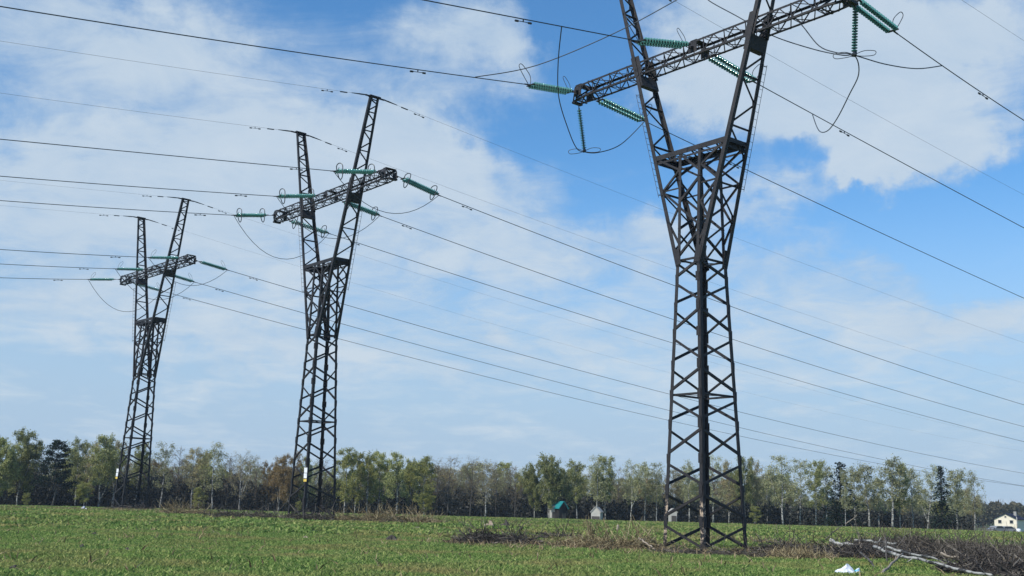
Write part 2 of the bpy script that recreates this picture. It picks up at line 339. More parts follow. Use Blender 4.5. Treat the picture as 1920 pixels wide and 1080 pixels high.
# ------------------------------------------------------------------ terrain
GR = [0, 55, 87, 123, 160, 220, 260, 420, 5000]
GZ = [-.03, -.06, .47, .485, .20, -.36, -.75, -1.0, -1.0]
def ground_z(x, y):
    x = np.asarray(x, float); y = np.asarray(y, float); r = np.hypot(x, y)
    z = sum(np.interp(r + d, GR, GZ) for d in (-9, -4.5, 0, 4.5, 9)) / 5
    f = np.clip(1 - r / 320, 0, 1)
    return z + f * (.05 * np.sin(x * .31 + 1.3 * np.sin(y * .17)) + .04 * np.sin(y * .43 + x * .12) + .02 * np.sin(x * 1.1) * np.sin(y * .9))
def at(px, py, r=None):
    """where the line of sight through a point of the picture meets the ground, or its point at distance r"""
    d = view_dir(px, py)
    if r is not None:
        t = r / math.hypot(d.x, d.y); return V(d.x * t, d.y * t, EYE + d.z * t)
    t, lo = 8.0, 8.0
    while t < 900:
        if EYE + d.z * t < ground_z(d.x * t, d.y * t): break
        lo = t; t *= 1.02
    for _ in range(30):
        m = (lo + t) / 2
        if EYE + d.z * m < ground_z(d.x * m, d.y * m): t = m
        else: lo = m
    return V(d.x * t, d.y * t, EYE + d.z * t)
def on_ground(px, r):
    d = view_dir(px, 950); t = r / math.hypot(d.x, d.y); return V(d.x * t, d.y * t, float(ground_z(d.x * t, d.y * t)))

# soil patches: where the brush lies and the field is bare (x, y, half-length, half-width, turn, strength)
PATCH = []
def patch_px(x0, x1, y0, y1, s=1.0):
    a, b = at(x0, (y0 + y1) / 2), at(x1, (y0 + y1) / 2); n, f = at((x0 + x1) / 2, y1), at((x0 + x1) / 2, y0)
    c = (a + b) / 2; cy = (n + f) / 2; hl = np.linalg.norm((b - a)[:2]) / 2; hw = max(np.linalg.norm((f - n)[:2]) / 2, .6)
    PATCH.append((cy[0], cy[1], hl, hw, math.atan2(b[1] - a[1], b[0] - a[0]), s)); return PATCH[-1]
def soil_mask(x, y):
    m = np.zeros_like(x)
    for cx, cy, hl, hw, a, s in PATCH:
        dx, dy = x - cx, y - cy; u = (dx * math.cos(a) + dy * math.sin(a)) / hl; v = (-dx * math.sin(a) + dy * math.cos(a)) / hw
        wob = .18 * np.sin(x * 1.3 + y * .7) + .14 * np.sin(x * 2.9 - y * 2.1)
        m = np.maximum(m, s * np.clip(1.6 * (1.05 + wob - np.sqrt(u * u + v * v)), 0, 1))
    return m
for p in [(840, 1060, 1002, 1030, 1), (860, 1260, 1012, 1044, .9), (1190, 1450, 1020, 1050, 1), (280, 840, 962, 988, .95), (170, 300, 956, 964, .9),
          (1430, 1700, 1005, 1058, .95), (1580, 1960, 990, 1074, 1), (1690, 1980, 1028, 1092, 1), (820, 960, 978, 992, .4), (360, 460, 1004, 1012, .4), (1050, 1180, 985, 1000, .35)]:
    patch_px(*p)

# ground sheet: fine rings near the camera, coarse rings to the horizon
rs = np.concatenate([np.linspace(0.5, 20, 14), np.arange(20.5, 130, .55), np.geomspace(131, 4500, 60)])
ths = np.concatenate([np.radians(np.linspace(-180, -44, 40)), np.radians(np.arange(-43.6, 43.7, .4)), np.radians(np.linspace(44, 180, 40)[:-1])])
RR, TT = np.meshgrid(rs, ths, indexing='ij'); gx, gy = RR * np.sin(TT), RR * np.cos(TT); gz = ground_z(gx, gy)
nr, nth = RR.shape
vid = np.arange(nr * nth).reshape(nr, nth); nx = np.roll(vid, -1, axis=1)
q = np.stack([vid[:-1], vid[1:], nx[1:], nx[:-1]], -1).reshape(-1, 4)[:, ::-1]
gv = np.stack([gx, gy, gz], -1).reshape(-1, 3)
gm = np_mesh('ground', gv, q[:, ::-1], M['ground'])
gm.polygons.foreach_set('use_smooth', [True] * len(q))
sa = gm.attributes.new('soil', 'FLOAT', 'POINT'); sa.data.foreach_set('value', soil_mask(gv[:, 0], gv[:, 1]).astype(np.float32))
tag(link('ground', gm), kind='structure')

def blade_field(name, n, r0, r1, az0, az1, hmin, hmax, w, seed, mat, keep, blades=3, power=1.0, lean=.6):
    rng = np.random.default_rng(seed)
    r = np.sqrt(rng.uniform(r0 ** 2, r1 ** 2, n)) if power == 1 else r0 * (r1 / r0) ** rng.random(n)
    a = np.radians(rng.uniform(az0, az1, n)); x, y = r * np.sin(a), r * np.cos(a)
    k = keep(x, y, rng); x, y = x[k], y[k]; n = len(x)
    x = np.repeat(x, blades) + rng.normal(0, .05, n * blades); y = np.repeat(y, blades) + rng.normal(0, .05, n * blades); z = ground_z(x, y)
    n *= blades
    h = rng.uniform(hmin, hmax, n); ww = w * rng.uniform(.6, 1.4, n); t = rng.uniform(0, 2 * PI, n); l = rng.normal(0, lean, (n, 2)) * h[:, None]
    b = np.stack([x, y, z - .01], -1); s = np.stack([np.cos(t), np.sin(t), 0 * t], -1) * ww[:, None] / 2
    m = b + np.stack([l[:, 0] * .4, l[:, 1] * .4, h * .6], -1); tip = b + np.stack([l[:, 0], l[:, 1], h], -1)
    v = np.stack([b - s * .6, b + s * .6, m + s, tip, m - s], 1).reshape(-1, 3)
    i = np.arange(n)[:, None] * 5
    f = np.concatenate([i + [0, 1, 2], i + [0, 2, 4], i + [4, 2, 3]], 1).reshape(-1, 3)
    return link(name, np_mesh(name, v, f, mat, tris=True))
def keep_green(x, y, rng):
    nz = .5 + .25 * np.sin(x * .5 + 2 * np.sin(y * .23)) + .25 * np.sin(y * .6 - x * .21)
    return rng.random(len(x)) > np.maximum(soil_mask(x, y) * 1.0, .62 * nz * nz)
tag(blade_field('grass', 260000, 21, 62, -34, 34, .05, .15, .042, 5, M['grass'], keep_green, 3), 'short leafy green grass covering the field in front of the pylons', 'grass', kind='stuff')
tag(blade_field('grass', 110000, 60, 135, -32, 32, .10, .24, .12, 6, M['grass'], keep_green, 3), 'green grass of the farther field around the two far pylons', 'grass', kind='stuff')
tag(blade_field('grass', 50000, 130, 225, -31, 31, .12, .30, .30, 7, M['grass'], keep_green, 2), 'green grass of the field along the foot of the tree line', 'grass', kind='stuff')
tag(blade_field('dry_grass', 60000, 26, 135, -32, 32, .10, .38, .035, 8, M['dry_grass'], lambda x, y, g: g.random(len(x)) < np.maximum(.04, soil_mask(x, y) * .75), 3, lean=.9), 'dry straw-coloured grass stalks scattered over the bare brushy patches', 'dry grass', kind='stuff')
# ------------------------------------------------------------------ pylons
ZW, ZF, ZT, XT, YT = 14.0, 19.78, 31.92, 5.845, .398
ZC, HC, LC, YC = 24.75, .80, 8.80, .46
NODES = [0, 1.36, 2.82, 4.26, 5.90, 7.32, 8.76, 10.31, 11.64, 13.03, 14.0]
PYL = [  # azimuth, distance, ground height, yaw, lean, y ratio at base and waist, label
    (.173265, 54.907, -1.7113 + EYE, .862904, -.006, 1.3205, 1.4834),
    (-.169147, 87.096, -1.1786 + EYE, .887863, .00165, 1.1122, 1.3076),
    (-.318844, 122.967, -1.1654 + EYE, .867276, .01895, 1.1122, 1.3076)]
PLABEL = ['nearest dark lattice pylon, its head cut off by the top of the photo',
          'middle-sized dark lattice pylon between the other two, white sign on its leg',
          'smallest dark lattice pylon, farthest left, leaning slightly to the right']
PNAME = ['near', 'middle', 'far left']
WB, WW = 1.2269, .6995

def make_pylon(i):
    az_, dist, z0, yaw, lean, rb, rw = PYL[i]
    root = empty('pylon')
    root.matrix_world = Matrix.Translation((dist * math.sin(az_), dist * math.cos(az_), z0)) @ Matrix.Rotation(lean, 4, 'Y') @ Matrix.Rotation(-yaw, 4, 'Z')
    tag(root, PLABEL[i], 'pylon', 'lattice pylons of the three power lines')
    S = M['steel']
    def hx(z): return WB + (WW - WB) * z / ZW if z <= ZW else WW + (XT - WW) * (z - ZW) / (ZT - ZW)
    def hy(z): return WB * rb * (1 - z / ZW) + WW * rw * z / ZW if z <= ZW else WW * rw + (YT - WW * rw) * (z - ZW) / (ZT - ZW)
    def C(sx, sy, z): return V(sx * hx(z), sy * hy(z), z)
    corners = [(-1, -1), (1, -1), (1, 1), (-1, 1)]
    # body legs and footings
    for sx, sy in corners:
        b = MB(); b.angle(C(sx, sy, -.25), C(sx, sy, ZW + .12), V(-sx, 0, 0), V(0, -sy, 0), .185, .03)
        b.box(C(sx, sy, .03) + V(-sx * .08, -sy * .08, 0), .55, .55, .06)
        st = i == 0 and (sx, sy) in ((-1, -1), (1, -1))
        o = b.build('leg', M['steel_stained'] if st else S, root)
        if st: o['label'] = 'leg with flaking pale paint on its foot'
        f = MB(); f.box(C(sx, sy, -.12) + V(-sx * .08, -sy * .08, 0), .8, .8, .24); f.build('footing', M['dark_stone'], o)
    # lattice on the four faces of the body
    for k in range(4):
        a, c = corners[k], corners[(k + 1) % 4]; n = V((a[0] + c[0]) / 2, (a[1] + c[1]) / 2, 0)
        b = MB()
        for j in range(len(NODES) - 1):
            z0_, z1_ = NODES[j], NODES[j + 1]; g = (z1_ - z0_) * .17
            if j == 0: lo = .18
            else: lo = g
            P0, P1 = C(*a, z0_ + lo), C(*a, z1_ - g); Q0, Q1 = C(*c, z0_ + lo), C(*c, z1_ - g)
            d = unit(Q0 - P0) * .05
            if (j % 2 == 0) == (k in (0, 3)): b.brace(P1 + d, Q0 - d, n, .125, .022, .028)   # one zigzag per face
            else: b.brace(P0 + d, Q1 - d, n, .125, .022, .028)
        for z in NODES[1:-1]:
            for cn, o_ in ((a, c), (c, a)):
                p = C(*cn, z); d = unit(C(*o_, z) - p)
                b.frame_box(p - V(0, 0, .23), p + V(0, 0, .23), d, n, -.005, .20, .030, .045)
        for z in (NODES[5], ZW):
            b.brace(C(*a, z), C(*c, z), n, .10, .018, -.10)
        b.build('face_lattice', S, root)
    # diaphragms at the belts
    for z in (NODES[5], ZW - .1):
        b = MB(); b.bar(C(-1, -1, z), C(1, 1, z), .08, .02, V(0, 0, 1), .02); b.bar(C(1, -1, z), C(-1, 1, z), .08, .02, V(0, 0, 1), -.008); b.build('diaphragm', S, root)
    # arms of the V: two long legs each
    for sx in (-1, 1):
        arm = MB()
        for sy in (-1, 1):
            l = MB(); l.angle(C(sx, sy, ZW - .35) + V(sx * .03, sy * .03, 0), C(sx, sy, ZT), V(-sx, 0, 0), V(0, -sy, 0), .21, .03)
            l.build('arm_leg', S, root)
        n = unit(np.cross(C(sx, 1, ZT) - C(sx, 1, ZW), V(0, 1, 0))) * 1.0; n = n if n[0] * sx > 0 else -n
        b = MB(); z = ZW + .55; side = -1; step = 1.30; k = 0
        while z < ZT - .45:
            st = max(.62, 1.5 * hy(z)) if z > ZC + HC else max(1.05, 1.55 * hy(z))
            z2 = min(z + st, ZT - .2)
            if not (z < ZC - .1 < z2 and False): b.brace(C(sx, side, z), C(sx, -side, z2), n, .105, .018, -.02)
            if k % 2 == 1: b.brace(C(sx, -1, z2), C(sx, 1, z2), n, .09, .016, -.045)
            for sy in (-side,):
                p = C(sx, sy, z2); b.bar(p + V(0, -sy * .13, -.13), p + V(0, -sy * .13, .13), .22, .016, n, .014)
            z = z2; side = -side; k += 1
        b.build('arm_lattice', S, root)
        # gusset boxes at the foot, under the cross-arm and at the peak
        for sy in (-1, 1):
            g = MB(); z0_, z1_ = ZW - .25, ZW + .55
            g.bar(C(sx, sy, z0_) + V(-sx * .14, sy * .035, 0), C(sx, sy, z1_) + V(-sx * .14, sy * .035, 0), .34, .02, V(0, sy, 0), .01)
            g.bar(C(sx, sy, z0_) + V(sx * .04, -sy * .16, 0), C(sx, sy, z1_) + V(sx * .04, -sy * .16, 0), .34, .03, V(sx, 0, 0), .01)
            g.build('foot_gusset', S, root)
            g = MB(); g.frame_box(C(sx, sy, ZC - .1) + V(0, -sy * .07, 0), C(sx, sy, ZC + HC + .3) + V(0, -sy * .07, 0), V(sx, 0, 0), V(0, sy, 0), -.42, .16, 0, .02)
            g.build('side_gusset', S, root)
        g = MB(); z0_, z1_ = ZC - .72, ZC - .06; yy = hy(z0_) - .03
        lo = [(sx * d_, s_ * yy) for d_, s_ in ((hx(z0_) + .05, -1), (hx(z0_) + .05, 1), (hx(z0_) - .27, 1), (hx(z0_) - .27, -1))]
        dx_ = sx * (hx(z1_) - hx(z0_))
        g.add([(x_, y_, z0_) for x_, y_ in lo] + [(x_ + dx_, y_, z1_) for x_, y_ in lo], [(0, 1, 2, 3), (7, 6, 5, 4), (0, 4, 5, 1), (1, 5, 6, 2), (2, 6, 7, 3), (3, 7, 4, 0)])
        g.build('crossarm_seat', S, root)
        c = MB(); c.box((sx * (XT - .04), 0, ZT + .03), .34, 2 * YT + .16, .10); c.frame_box((sx * XT, -YT - .45, ZT - .02), (sx * XT, YT + .45, ZT - .02), V(1, 0, 0), V(0, 0, 1), -.05, .05, -.05, .05)
        c.build('peak_cap', S, root)
    # shaft between the arms, up to the tie frame
    pxw, pyw, pyf = WW - .02, hy(ZW) - .02, hy(ZF) - .03
    def P(sx, sy, z):
        t = (z - ZW) / (ZF - ZW); return V(sx * (pxw + .03 * t), sy * (pyw + (pyf - pyw) * t), z)
    b = MB()
    for sx, sy in corners:
        b.angle(P(sx, sy, ZW - .05), P(sx, sy, ZF), V(-sx, 0, 0), V(0, -sy, 0), .17, .024)
    b.build('inner_post', S, root)
    b = MB(); zs = np.linspace(ZW + .1, ZF - .1, 5)
    for k in range(4):
        a, c = corners[k], corners[(k + 1) % 4]; n = V((a[0] + c[0]) / 2, (a[1] + c[1]) / 2, 0)
        for j in range(4):
            if (j % 2 == 1) == (k in (0, 3)): b.brace(P(*a, zs[j + 1] - .1), P(*c, zs[j] + .1), n, .12, .018, -.01)
            else: b.brace(P(*a, zs[j] + .1), P(*c, zs[j + 1] - .1), n, .12, .018, -.01)
    for sy in (-1, 1):   # the triangles between post and arm leg
        for sx in (-1, 1):
            zz = np.linspace(ZW + .9, ZF - .1, 6)
            for j in range(5):
                A_, B_ = (P(sx, sy, zz[j]), C(sx, sy, zz[j + 1])) if j % 2 == 0 else (C(sx, sy, zz[j]), P(sx, sy, zz[j + 1]))
                b.brace(A_, B_, V(0, sy, 0), .10, .018, -.03)
                if j == 3: b.brace(P(sx, sy, zz[j]), C(sx, sy, zz[j]), V(0, sy, 0), .08, .016, -.06)
    b.build('inner_lattice', S, root)
    b = MB()
    for sy in (-1, 1):
        b.angle(C(-1, sy, ZF), C(1, sy, ZF), V(0, 0, -1), V(0, -sy, 0), .26, .028); b.bar(C(-1, sy, ZF - .42), C(1, sy, ZF - .42), .1, .018, V(0, sy, 0), -.05)
    for sx in (-1, 1):
        b.angle(C(sx, -1, ZF - .01), C(sx, 1, ZF - .01), V(0, 0, -1), V(-sx, 0, 0), .24, .028)
        b.box((C(sx, -1, ZF - .30) + C(sx, 1, ZF - .30)) / 2 - V(sx * .10, 0, 0), .03, 2 * hy(ZF) - .1, .34)
    xs = np.linspace(-hx(ZF), hx(ZF), 7)
    for j in range(6):
        s = 1 if j % 2 else -1; y = hy(ZF) - .05
        b.bar(V(xs[j], -s * y, ZF - .08), V(xs[j + 1], s * y, ZF - .08), .10, .018, V(0, 0, 1)); b.bar(V(xs[j], -y, ZF - .12), V(xs[j], y, ZF - .12), .08, .018, V(0, 0, 1))
    b.build('tie_frame', S, root)
    # cross-arm: four chords and lacing on four faces
    b = MB(); L0 = LC - .15
    for sy in (-1, 1):
        b.angle((-L0, sy * YC, ZC + HC), (L0, sy * YC, ZC + HC), V(0, 0, -1), V(0, -sy, 0), .105, .018)
        b.angle((-LC - .22, sy * YC * .6, ZC - .03), (-LC + .9, sy * YC, ZC), V(0, 0, 1), V(0, -sy, 0), .105, .018)
        b.angle((LC - .9, sy * YC, ZC), (LC + .22, sy * YC * .6, ZC - .03), V(0, 0, 1), V(0, -sy, 0), .105, .018)
        b.angle((-LC + .9, sy * YC, ZC), (LC - .9, sy * YC, ZC), V(0, 0, 1), V(0, -sy, 0), .105, .018)
    b.build('crossarm_chords', S, root)
    b = MB(); N = 26; xs = np.linspace(-L0, L0, N + 1)
    for j in range(N):
        x0, x1 = xs[j], xs[j + 1]; up = j % 2 == 0
        for sy in (-1, 1):
            p, q_ = (ZC + .05, ZC + HC - .05) if up else (ZC + HC - .05, ZC + .05)
            b.brace((x0, sy * YC, p), (x1, sy * YC, q_), V(0, sy, 0), .052, .012, .012)
            if up: b.bar((x0, sy * YC, ZC + .05), (x0, sy * YC, ZC + HC - .05), .05, .012, V(0, sy, 0), -.03)
        for z, nz in ((ZC, -1), (ZC + HC, 1)):
            s = 1 if up else -1
            b.brace((x0, -s * YC, z), (x1, s * YC, z), V(0, 0, nz), .052, .012, .012)
            if up: b.bar((x0, -YC, z), (x0, YC, z), .05, .012, V(0, 0, nz), -.03)
    for sx in (-1, 1):
        for e in (L0, L0 - 1.0):
            b.bar((sx * e, -YC, ZC + .06), (sx * e, YC, ZC + HC - .06), .09, .014, V(1, 0, 0), .03); b.bar((sx * e, YC, ZC + .06), (sx * e, -YC, ZC + HC - .06), .09, .014, V(1, 0, 0), -.03)
            b.bar((sx * e, -YC, ZC + HC), (sx * e, YC, ZC + HC), .10, .014, V(0, 0, 1), .03); b.bar((sx * e, -YC, ZC), (sx * e, YC, ZC), .10, .014, V(0, 0, 1), -.03)
        for sy in (-1, 1): b.bar((sx * L0, sy * YC, ZC + HC - .04), (sx * (LC + .2), sy * YC * .6, ZC + .02), .10, .016, V(0, 1, 0), .02 * sy)
        b.box((sx * (LC + .18), 0, ZC - .05), .22, .66, .12)
    b.build('crossarm_lacing', S, root)
    for x in (-LC + .35, 0, LC - .35):
        b = MB()
        for sy in (-1, 1):
            b.box((x, sy * (YC + .035), ZC + .40), .55, .03, .50); b.frame_box((x, sy * (YC + .05), ZC + .42), (x, sy * (YC + .28), ZC + .36), V(1, 0, 0), V(0, 0, 1), -.09, .09, -.05, .05)
        b.box((x + .02, 0, ZC + HC + .035), .42, .9, .03)
        b.build('bracket', S, root)
    # climbing ladders outside the arms
    for sx, sy in ((-1, -1), (1, 1)):
        b = MB(); za, zb = ZF - 2.3, ZC - 1.2
        n = V(sx * .14, sy * .05, -.03)
        for d in (-.13, .13):
            b.tube([C(sx, sy, za) + n + V(0, d, 0), C(sx, sy, zb) + n + V(0, d, 0)], .016, 4)
        for z in np.arange(za + .2, zb, .36): b.tube([C(sx, sy, z) + n + V(0, -.13, 0), C(sx, sy, z) + n + V(0, .13, 0)], .012, 4)
        for z in (za + .1, zb - .05):
            for d in (-.13, .13): b.tube([C(sx, sy, z) - V(sx * .05, 0, 0), C(sx, sy, z) + n + V(0, d, 0)], .018, 4)
        b.build('ladder', M['fitting'], root)
    # sign plates on a leg
    if i in (1, 2):
        sx, sy = (1, -1) if i == 1 else (-1, -1)
        zb = 2.85 if i == 1 else 3.2
        for z, h, m in ((zb + .74, .38, 'white_plate'), (zb + .33, .36, 'white_plate'), (zb, .20, 'yellow_plate')):
            b = MB(); p = C(sx, sy, z); d = unit(V(.35, -1, 0))
            u = unit(np.cross(d, V(0, 0, 1))); b.frame_box(p - V(0, 0, h / 2), p + V(0, 0, h / 2), u, d, -.13, .17, .06, .075)
            o = b.build('sign_plate', M[m], root); o['label'] = 'small white sign plate on the leg' if m[0] == 'w' else 'small yellow sign plate below the white ones'
    return root
ROOT = [make_pylon(i) for i in range(3)]
MW = [r.matrix_world.copy() for r in ROOT]
def W(i, p):
    v = MW[i] @ Vector(p); return V(*v)

# ------------------------------------------------------------------ insulator strings
_disc = None
def disc_mesh(name, n, rad, glass=True):
    b = MB(); b.lathe([(.056, -.02), (.09, -.006), (rad, .018), (rad, .026), (rad * .7, .018), (.056, .02)], n)
    return b.mesh(name, [M['glass']], True)
DISC = [disc_mesh('glass_disc', 14, .138), disc_mesh('glass_disc', 10, .17), disc_mesh('glass_disc', 8, .17)]
CHAIN = {}
def chain_mesh(i, length, n):
    """one chain of discs along +y in one mesh, for strings too far off to show single discs"""
    b = MB()
    k = 10 if i == 1 else 8
    for j in range(n):
        y = (j + .5) * length / n; o = len(b.v)
        b.lathe([(.05, -.04), (.07, -.01), (.142, .02), (.142, .03), (.08, .035), (.05, .05)], k)
        b.v[o:] = [(x, yy + y, z) for x, yy, z in b.v[o:]]
    return b.mesh('disc_chain', [M['glass']], True)
def ring_pts(style, w, h):
    P_ = []
    if style == 'ring':        # closed two-lobed guard ring, across the string
        for k in range(25):
            t = 2 * PI * k / 24; r = 1 - .28 * abs(math.cos(t)) ** 3
            P_.append(V(w * math.cos(t) * r, .05 * math.sin(2 * t), h * math.sin(t)))
    else:                      # racket-shaped arcing horn standing up along the string
        for x, y, z in ((0, 0, .03), (0, -.06, .34), (.02, .02, .60), (.05, .42, .98), (.07, .60, 1.0), (.07, .66, .86), (.04, .48, .50), (0, .20, .05)):
            P_.append(V(x * w * 2, y * w, z * h))
    return P_
def smooth_path(pts, sub=4):
    pts = [np.asarray(p, float) for p in pts]; out = []
    for k in range(len(pts) - 1):
        p0, p1, p2, p3 = pts[max(k - 1, 0)], pts[k], pts[k + 1], pts[min(k + 2, len(pts) - 1)]
        for j in range(sub):
            t = j / sub; out.append(.5 * (2 * p1 + (p2 - p0) * t + (2 * p0 - 5 * p1 + 4 * p2 - p3) * t * t + (3 * p1 - p0 - 3 * p2 + p3) * t ** 3))
    out.append(pts[-1]); return out
def insulator(i, A, B, label, group, double=True, lead=.35, tail=.30, jumper=False):
    """string from A (tower side) to B (wire side), both in the pylon's own axes; the thing's y axis runs along it"""
    a, b_ = W(i, A), W(i, B); d = b_ - a; L = np.linalg.norm(d); d /= L
    sx = unit(np.cross(d, V(0, 0, 1))) if abs(d[2]) < .9 else unit(np.cross(d, V(0, 1, 0))); up = np.cross(sx, d)
    root = empty('insulator_string'); m = Matrix((sx, d, up)).transposed().to_4x4(); m.translation = a; root.matrix_world = m
    tag(root, label, 'insulator', group)
    sp = .21 if double else 0.0; n = (16 if i == 0 else 20) if double else 16
    span = L - lead - tail
    f = MB(); f.tube([V(0, 0, 0), V(0, lead - .12, 0)], .028, 6)
    if double: f.frame_box((-sp - .06, lead - .10, 0), (sp + .06, lead - .10, 0), V(0, 1, 0), V(0, 0, 1), -.07, .05, -.02, .02)
    else: f.tube([V(0, lead - .14, 0), V(0, lead, 0)], .03, 6)
    f.build('link', M['fitting'], root)
    f = MB(); e = L - tail + .06
    if double:
        f.frame_box((-sp - .07, e, 0), (sp + .07, e, 0), V(0, 1, 0), V(0, 0, 1), -.05, .08, -.022, .022); f.tube([V(0, e, 0), V(0, L + .22, 0)], [.05, .036], 6)
    else: f.tube([V(0, e - .06, 0), V(0, L, 0)], .035, 6); f.box((0, L, 0), .16, .14, .30)
    f.build('clamp', M['fitting'], root)
    for s in ((-sp, sp) if double else (0,)):
        if i == 0:
            r_ = MB(); r_.tube([V(s, lead - .05, 0), V(s, L - tail + .05, 0)], .052, 6)
            ch = r_.build('disc_chain', M['fitting'], root)
            for k in range(n):
                o = link('glass_disc', DISC[0], ch); o.location = (s, lead + (k + .5) * span / n, 0)
        else:
            key = (i, round(span, 2), n)
            if key not in CHAIN: CHAIN[key] = chain_mesh(i, span, n)
            o = link('disc_chain', CHAIN[key], root); o.location = (s, lead, 0)
            r_ = MB(); r_.tube([V(0, -.05, 0), V(0, span + .05, 0)], .03, 5); r_.build('rod', M['fitting'], o)
    if jumper: return root
    if i == 0:
        for y, s in ((L - tail + .08, -1), (lead - .08, 1)):
            h = MB(); h.tube(smooth_path([V(p[0], y - s * p[1] * .9 if s < 0 else y + p[1] * .5, p[2]) for p in ring_pts('horn', 1, 1.15 if s < 0 else .9)], 4), .021 if s < 0 else .016, 5); h.build('arcing_horn', M['fitting'], root)
    elif i == 1:
        for y in (L - tail - .25, lead + .25):
            h = MB(); h.tube([p + V(0, y, 0) for p in ring_pts('ring', .50, .58)], .036, 5); h.tube([V(0, y + .25, 0), V(.05, y, .3)], .02, 4); h.build('guard_ring', M['fitting'], root)
    else:
        h = MB(); h.tube(smooth_path([V(0, L - tail, .05), V(0, L - tail - .1, .45), V(0, L - tail - .5, .8), V(0, L - tail - .55, .6), V(0, L - tail - .2, .2)], 3), .014, 4); h.build('arcing_horn', M['fitting'], root)
    return root

# phase: x, A (y, z), B (y, z), a, b of the wire beyond B
STR = [
    (0, 'left', -1, -LC, (-.48, 25.2), (-4.0, 24.72), -.1691, .0005), (0, 'middle', -1, 0, (-.75, 25.2), (-4.63, 24.29), -.1625, .00003),
    (0, 'left', 1, -LC + .3, (1.1, 25.15), (5.2, 24.8), -.0938, .00019), (0, 'middle', 1, 0, (.72, 25.15), (4.70, 24.70), -.0845, .00015),
    (0, 'right', 1, LC, (.30, 25.0), (3.95, 24.51), -.1115, .0018), (0, 'right', -1, LC, (-.48, 25.2), (-4.2, 24.5), -.16, .0003),
    (1, 'left', -1, -LC, (-.48, 25.2), (-4.08, 24.53), -.1431, .00075), (1, 'middle', -1, 0, (-.75, 25.1), (-4.74, 24.25), -.1431, .00051),
    (1, 'right', -1, LC, (-.75, 25.1), (-4.89, 24.29), -.1314, .00007), (1, 'left', 1, -LC, (.6, 25.1), (5.0, 24.60), -.1146, .00021),
    (1, 'middle', 1, 0, (.6, 25.1), (4.65, 24.50), -.1275, .00031), (1, 'right', 1, LC, (.35, 25.1), (4.3, 24.38), -.1275, .00033),
    (2, 'left', -1, -LC, (-.48, 25.2), (-3.98, 24.62), -.1625, .00150), (2, 'middle', -1, 0, (-.75, 25.1), (-4.37, 24.56), -.1453, .00123),
    (2, 'right', -1, LC, (-.75, 25.1), (-4.5, 24.50), -.1413, .0010), (2, 'left', 1, -LC, (.6, 25.1), (4.61, 24.68), -.1049, .00022),
    (2, 'middle', 1, 0, (.6, 25.1), (4.44, 24.62), -.1059, .0002), (2, 'right', 1, LC, (.3, 25.1), (3.96, 24.70), -.1032, .00022)]
WPOS = {'left': 'left end', 'middle': 'middle', 'right': 'right end'}
DAMP = {(0, -1): 7.4, (0, 1): 8.5, (1, -1): 2.9, (1, 1): 2.7, (2, -1): 3.2, (2, 1): 3.0}
WR = [.026, .028, .030]
def damper(parent, pts):
    """two weights on a short messenger cable clamped below the wire"""
    p, q_ = pts; d = unit(q_ - p); m = (p + q_) / 2
    b = MB(); b.tube([m - d * .42 - V(0, 0, .13), m + d * .42 - V(0, 0, .13)], .018, 5); b.tube([m, m - V(0, 0, .14)], .03, 5)
    for s in (-1, 1): b.tube([m + d * s * .30 - V(0, 0, .14), m + d * s * .48 - V(0, 0, .14)], .05, 6)
    b.build('vibration_damper', M['fitting'], parent)
CLAMP = {}
for (i, ph, s, x, A, B, a, c) in STR:
    side = 'left-hand' if s < 0 else 'right-hand'
    insulator(i, (x, *A), (x, *B), f'green double insulator string, {side} side, at the {WPOS[ph]} of the {PNAME[i]} pylon cross-arm',
              'tension insulator strings', lead=.35 if i == 0 else .75)
    CLAMP[(i, ph, s)] = V(x, *B)
    end = 110 if s < 0 else 260
    ss = np.concatenate([[0], np.geomspace(2, end, 46)])
    path = [W(i, (x, B[0] + s * t, B[1] + a * t + c * t * t)) for t in ss]
    b = MB(); b.tube(path, WR[i], 5); o = b.build('conductor_wire', M['wire'])
    tag(o, f'dark wire running {"left" if s < 0 else "right"} from the {WPOS[ph]} of the {PNAME[i]} pylon cross-arm', 'power line', 'conductor wires of the power lines')
    t = DAMP[(i, s)]
    for t in ([t] if i else [t]):
        damper(o, [W(i, (x, B[0] + s * u, B[1] + a * u + c * u * u)) for u in (t - .1, t + .1)])
# jumper strings hanging from the cross-arm ends of the near pylon
insulator(0, (-8.88, 0, 24.62), (-8.80, .42, 21.92), 'single pale green insulator string hanging down from the left end of the near pylon cross-arm', 'hanging jumper insulators', False, .28, .12, True)
insulator(0, (8.85, .5, 24.95), (8.72, .40, 22.38), 'single pale green insulator string hanging down from the right end of the near pylon cross-arm', 'hanging jumper insulators', False, .28, .12, True)
def cable(i, pts, r, label, sub=6, name='jumper_cable', group='jumper cables'):
    b = MB(); b.tube([W(i, p) for p in smooth_path(pts, sub)], r, 5); o = b.build(name, M['wire']); tag(o, label, 'cable', group); return o
def wire_z(k, y):
    i, ph, s, x, A, B, a, c = k; t = abs(y - B[0]); return B[1] + a * t + c * t * t
cable(0, [(0, -9.7, 23.47), (-2.9, -7.2, 23.25), (-5.6, -4.6, 22.9), (-7.6, -2.0, 22.3), (-8.6, -.4, 21.85), (-8.8, .42, 21.85), (-8.75, 1.5, 22.05), (-8.6, 3.2, 22.9), (-8.5, 5.1, 24.72)], .028,
      'dark jumper cable hanging from the middle left-hand wire to the left hanging insulator')
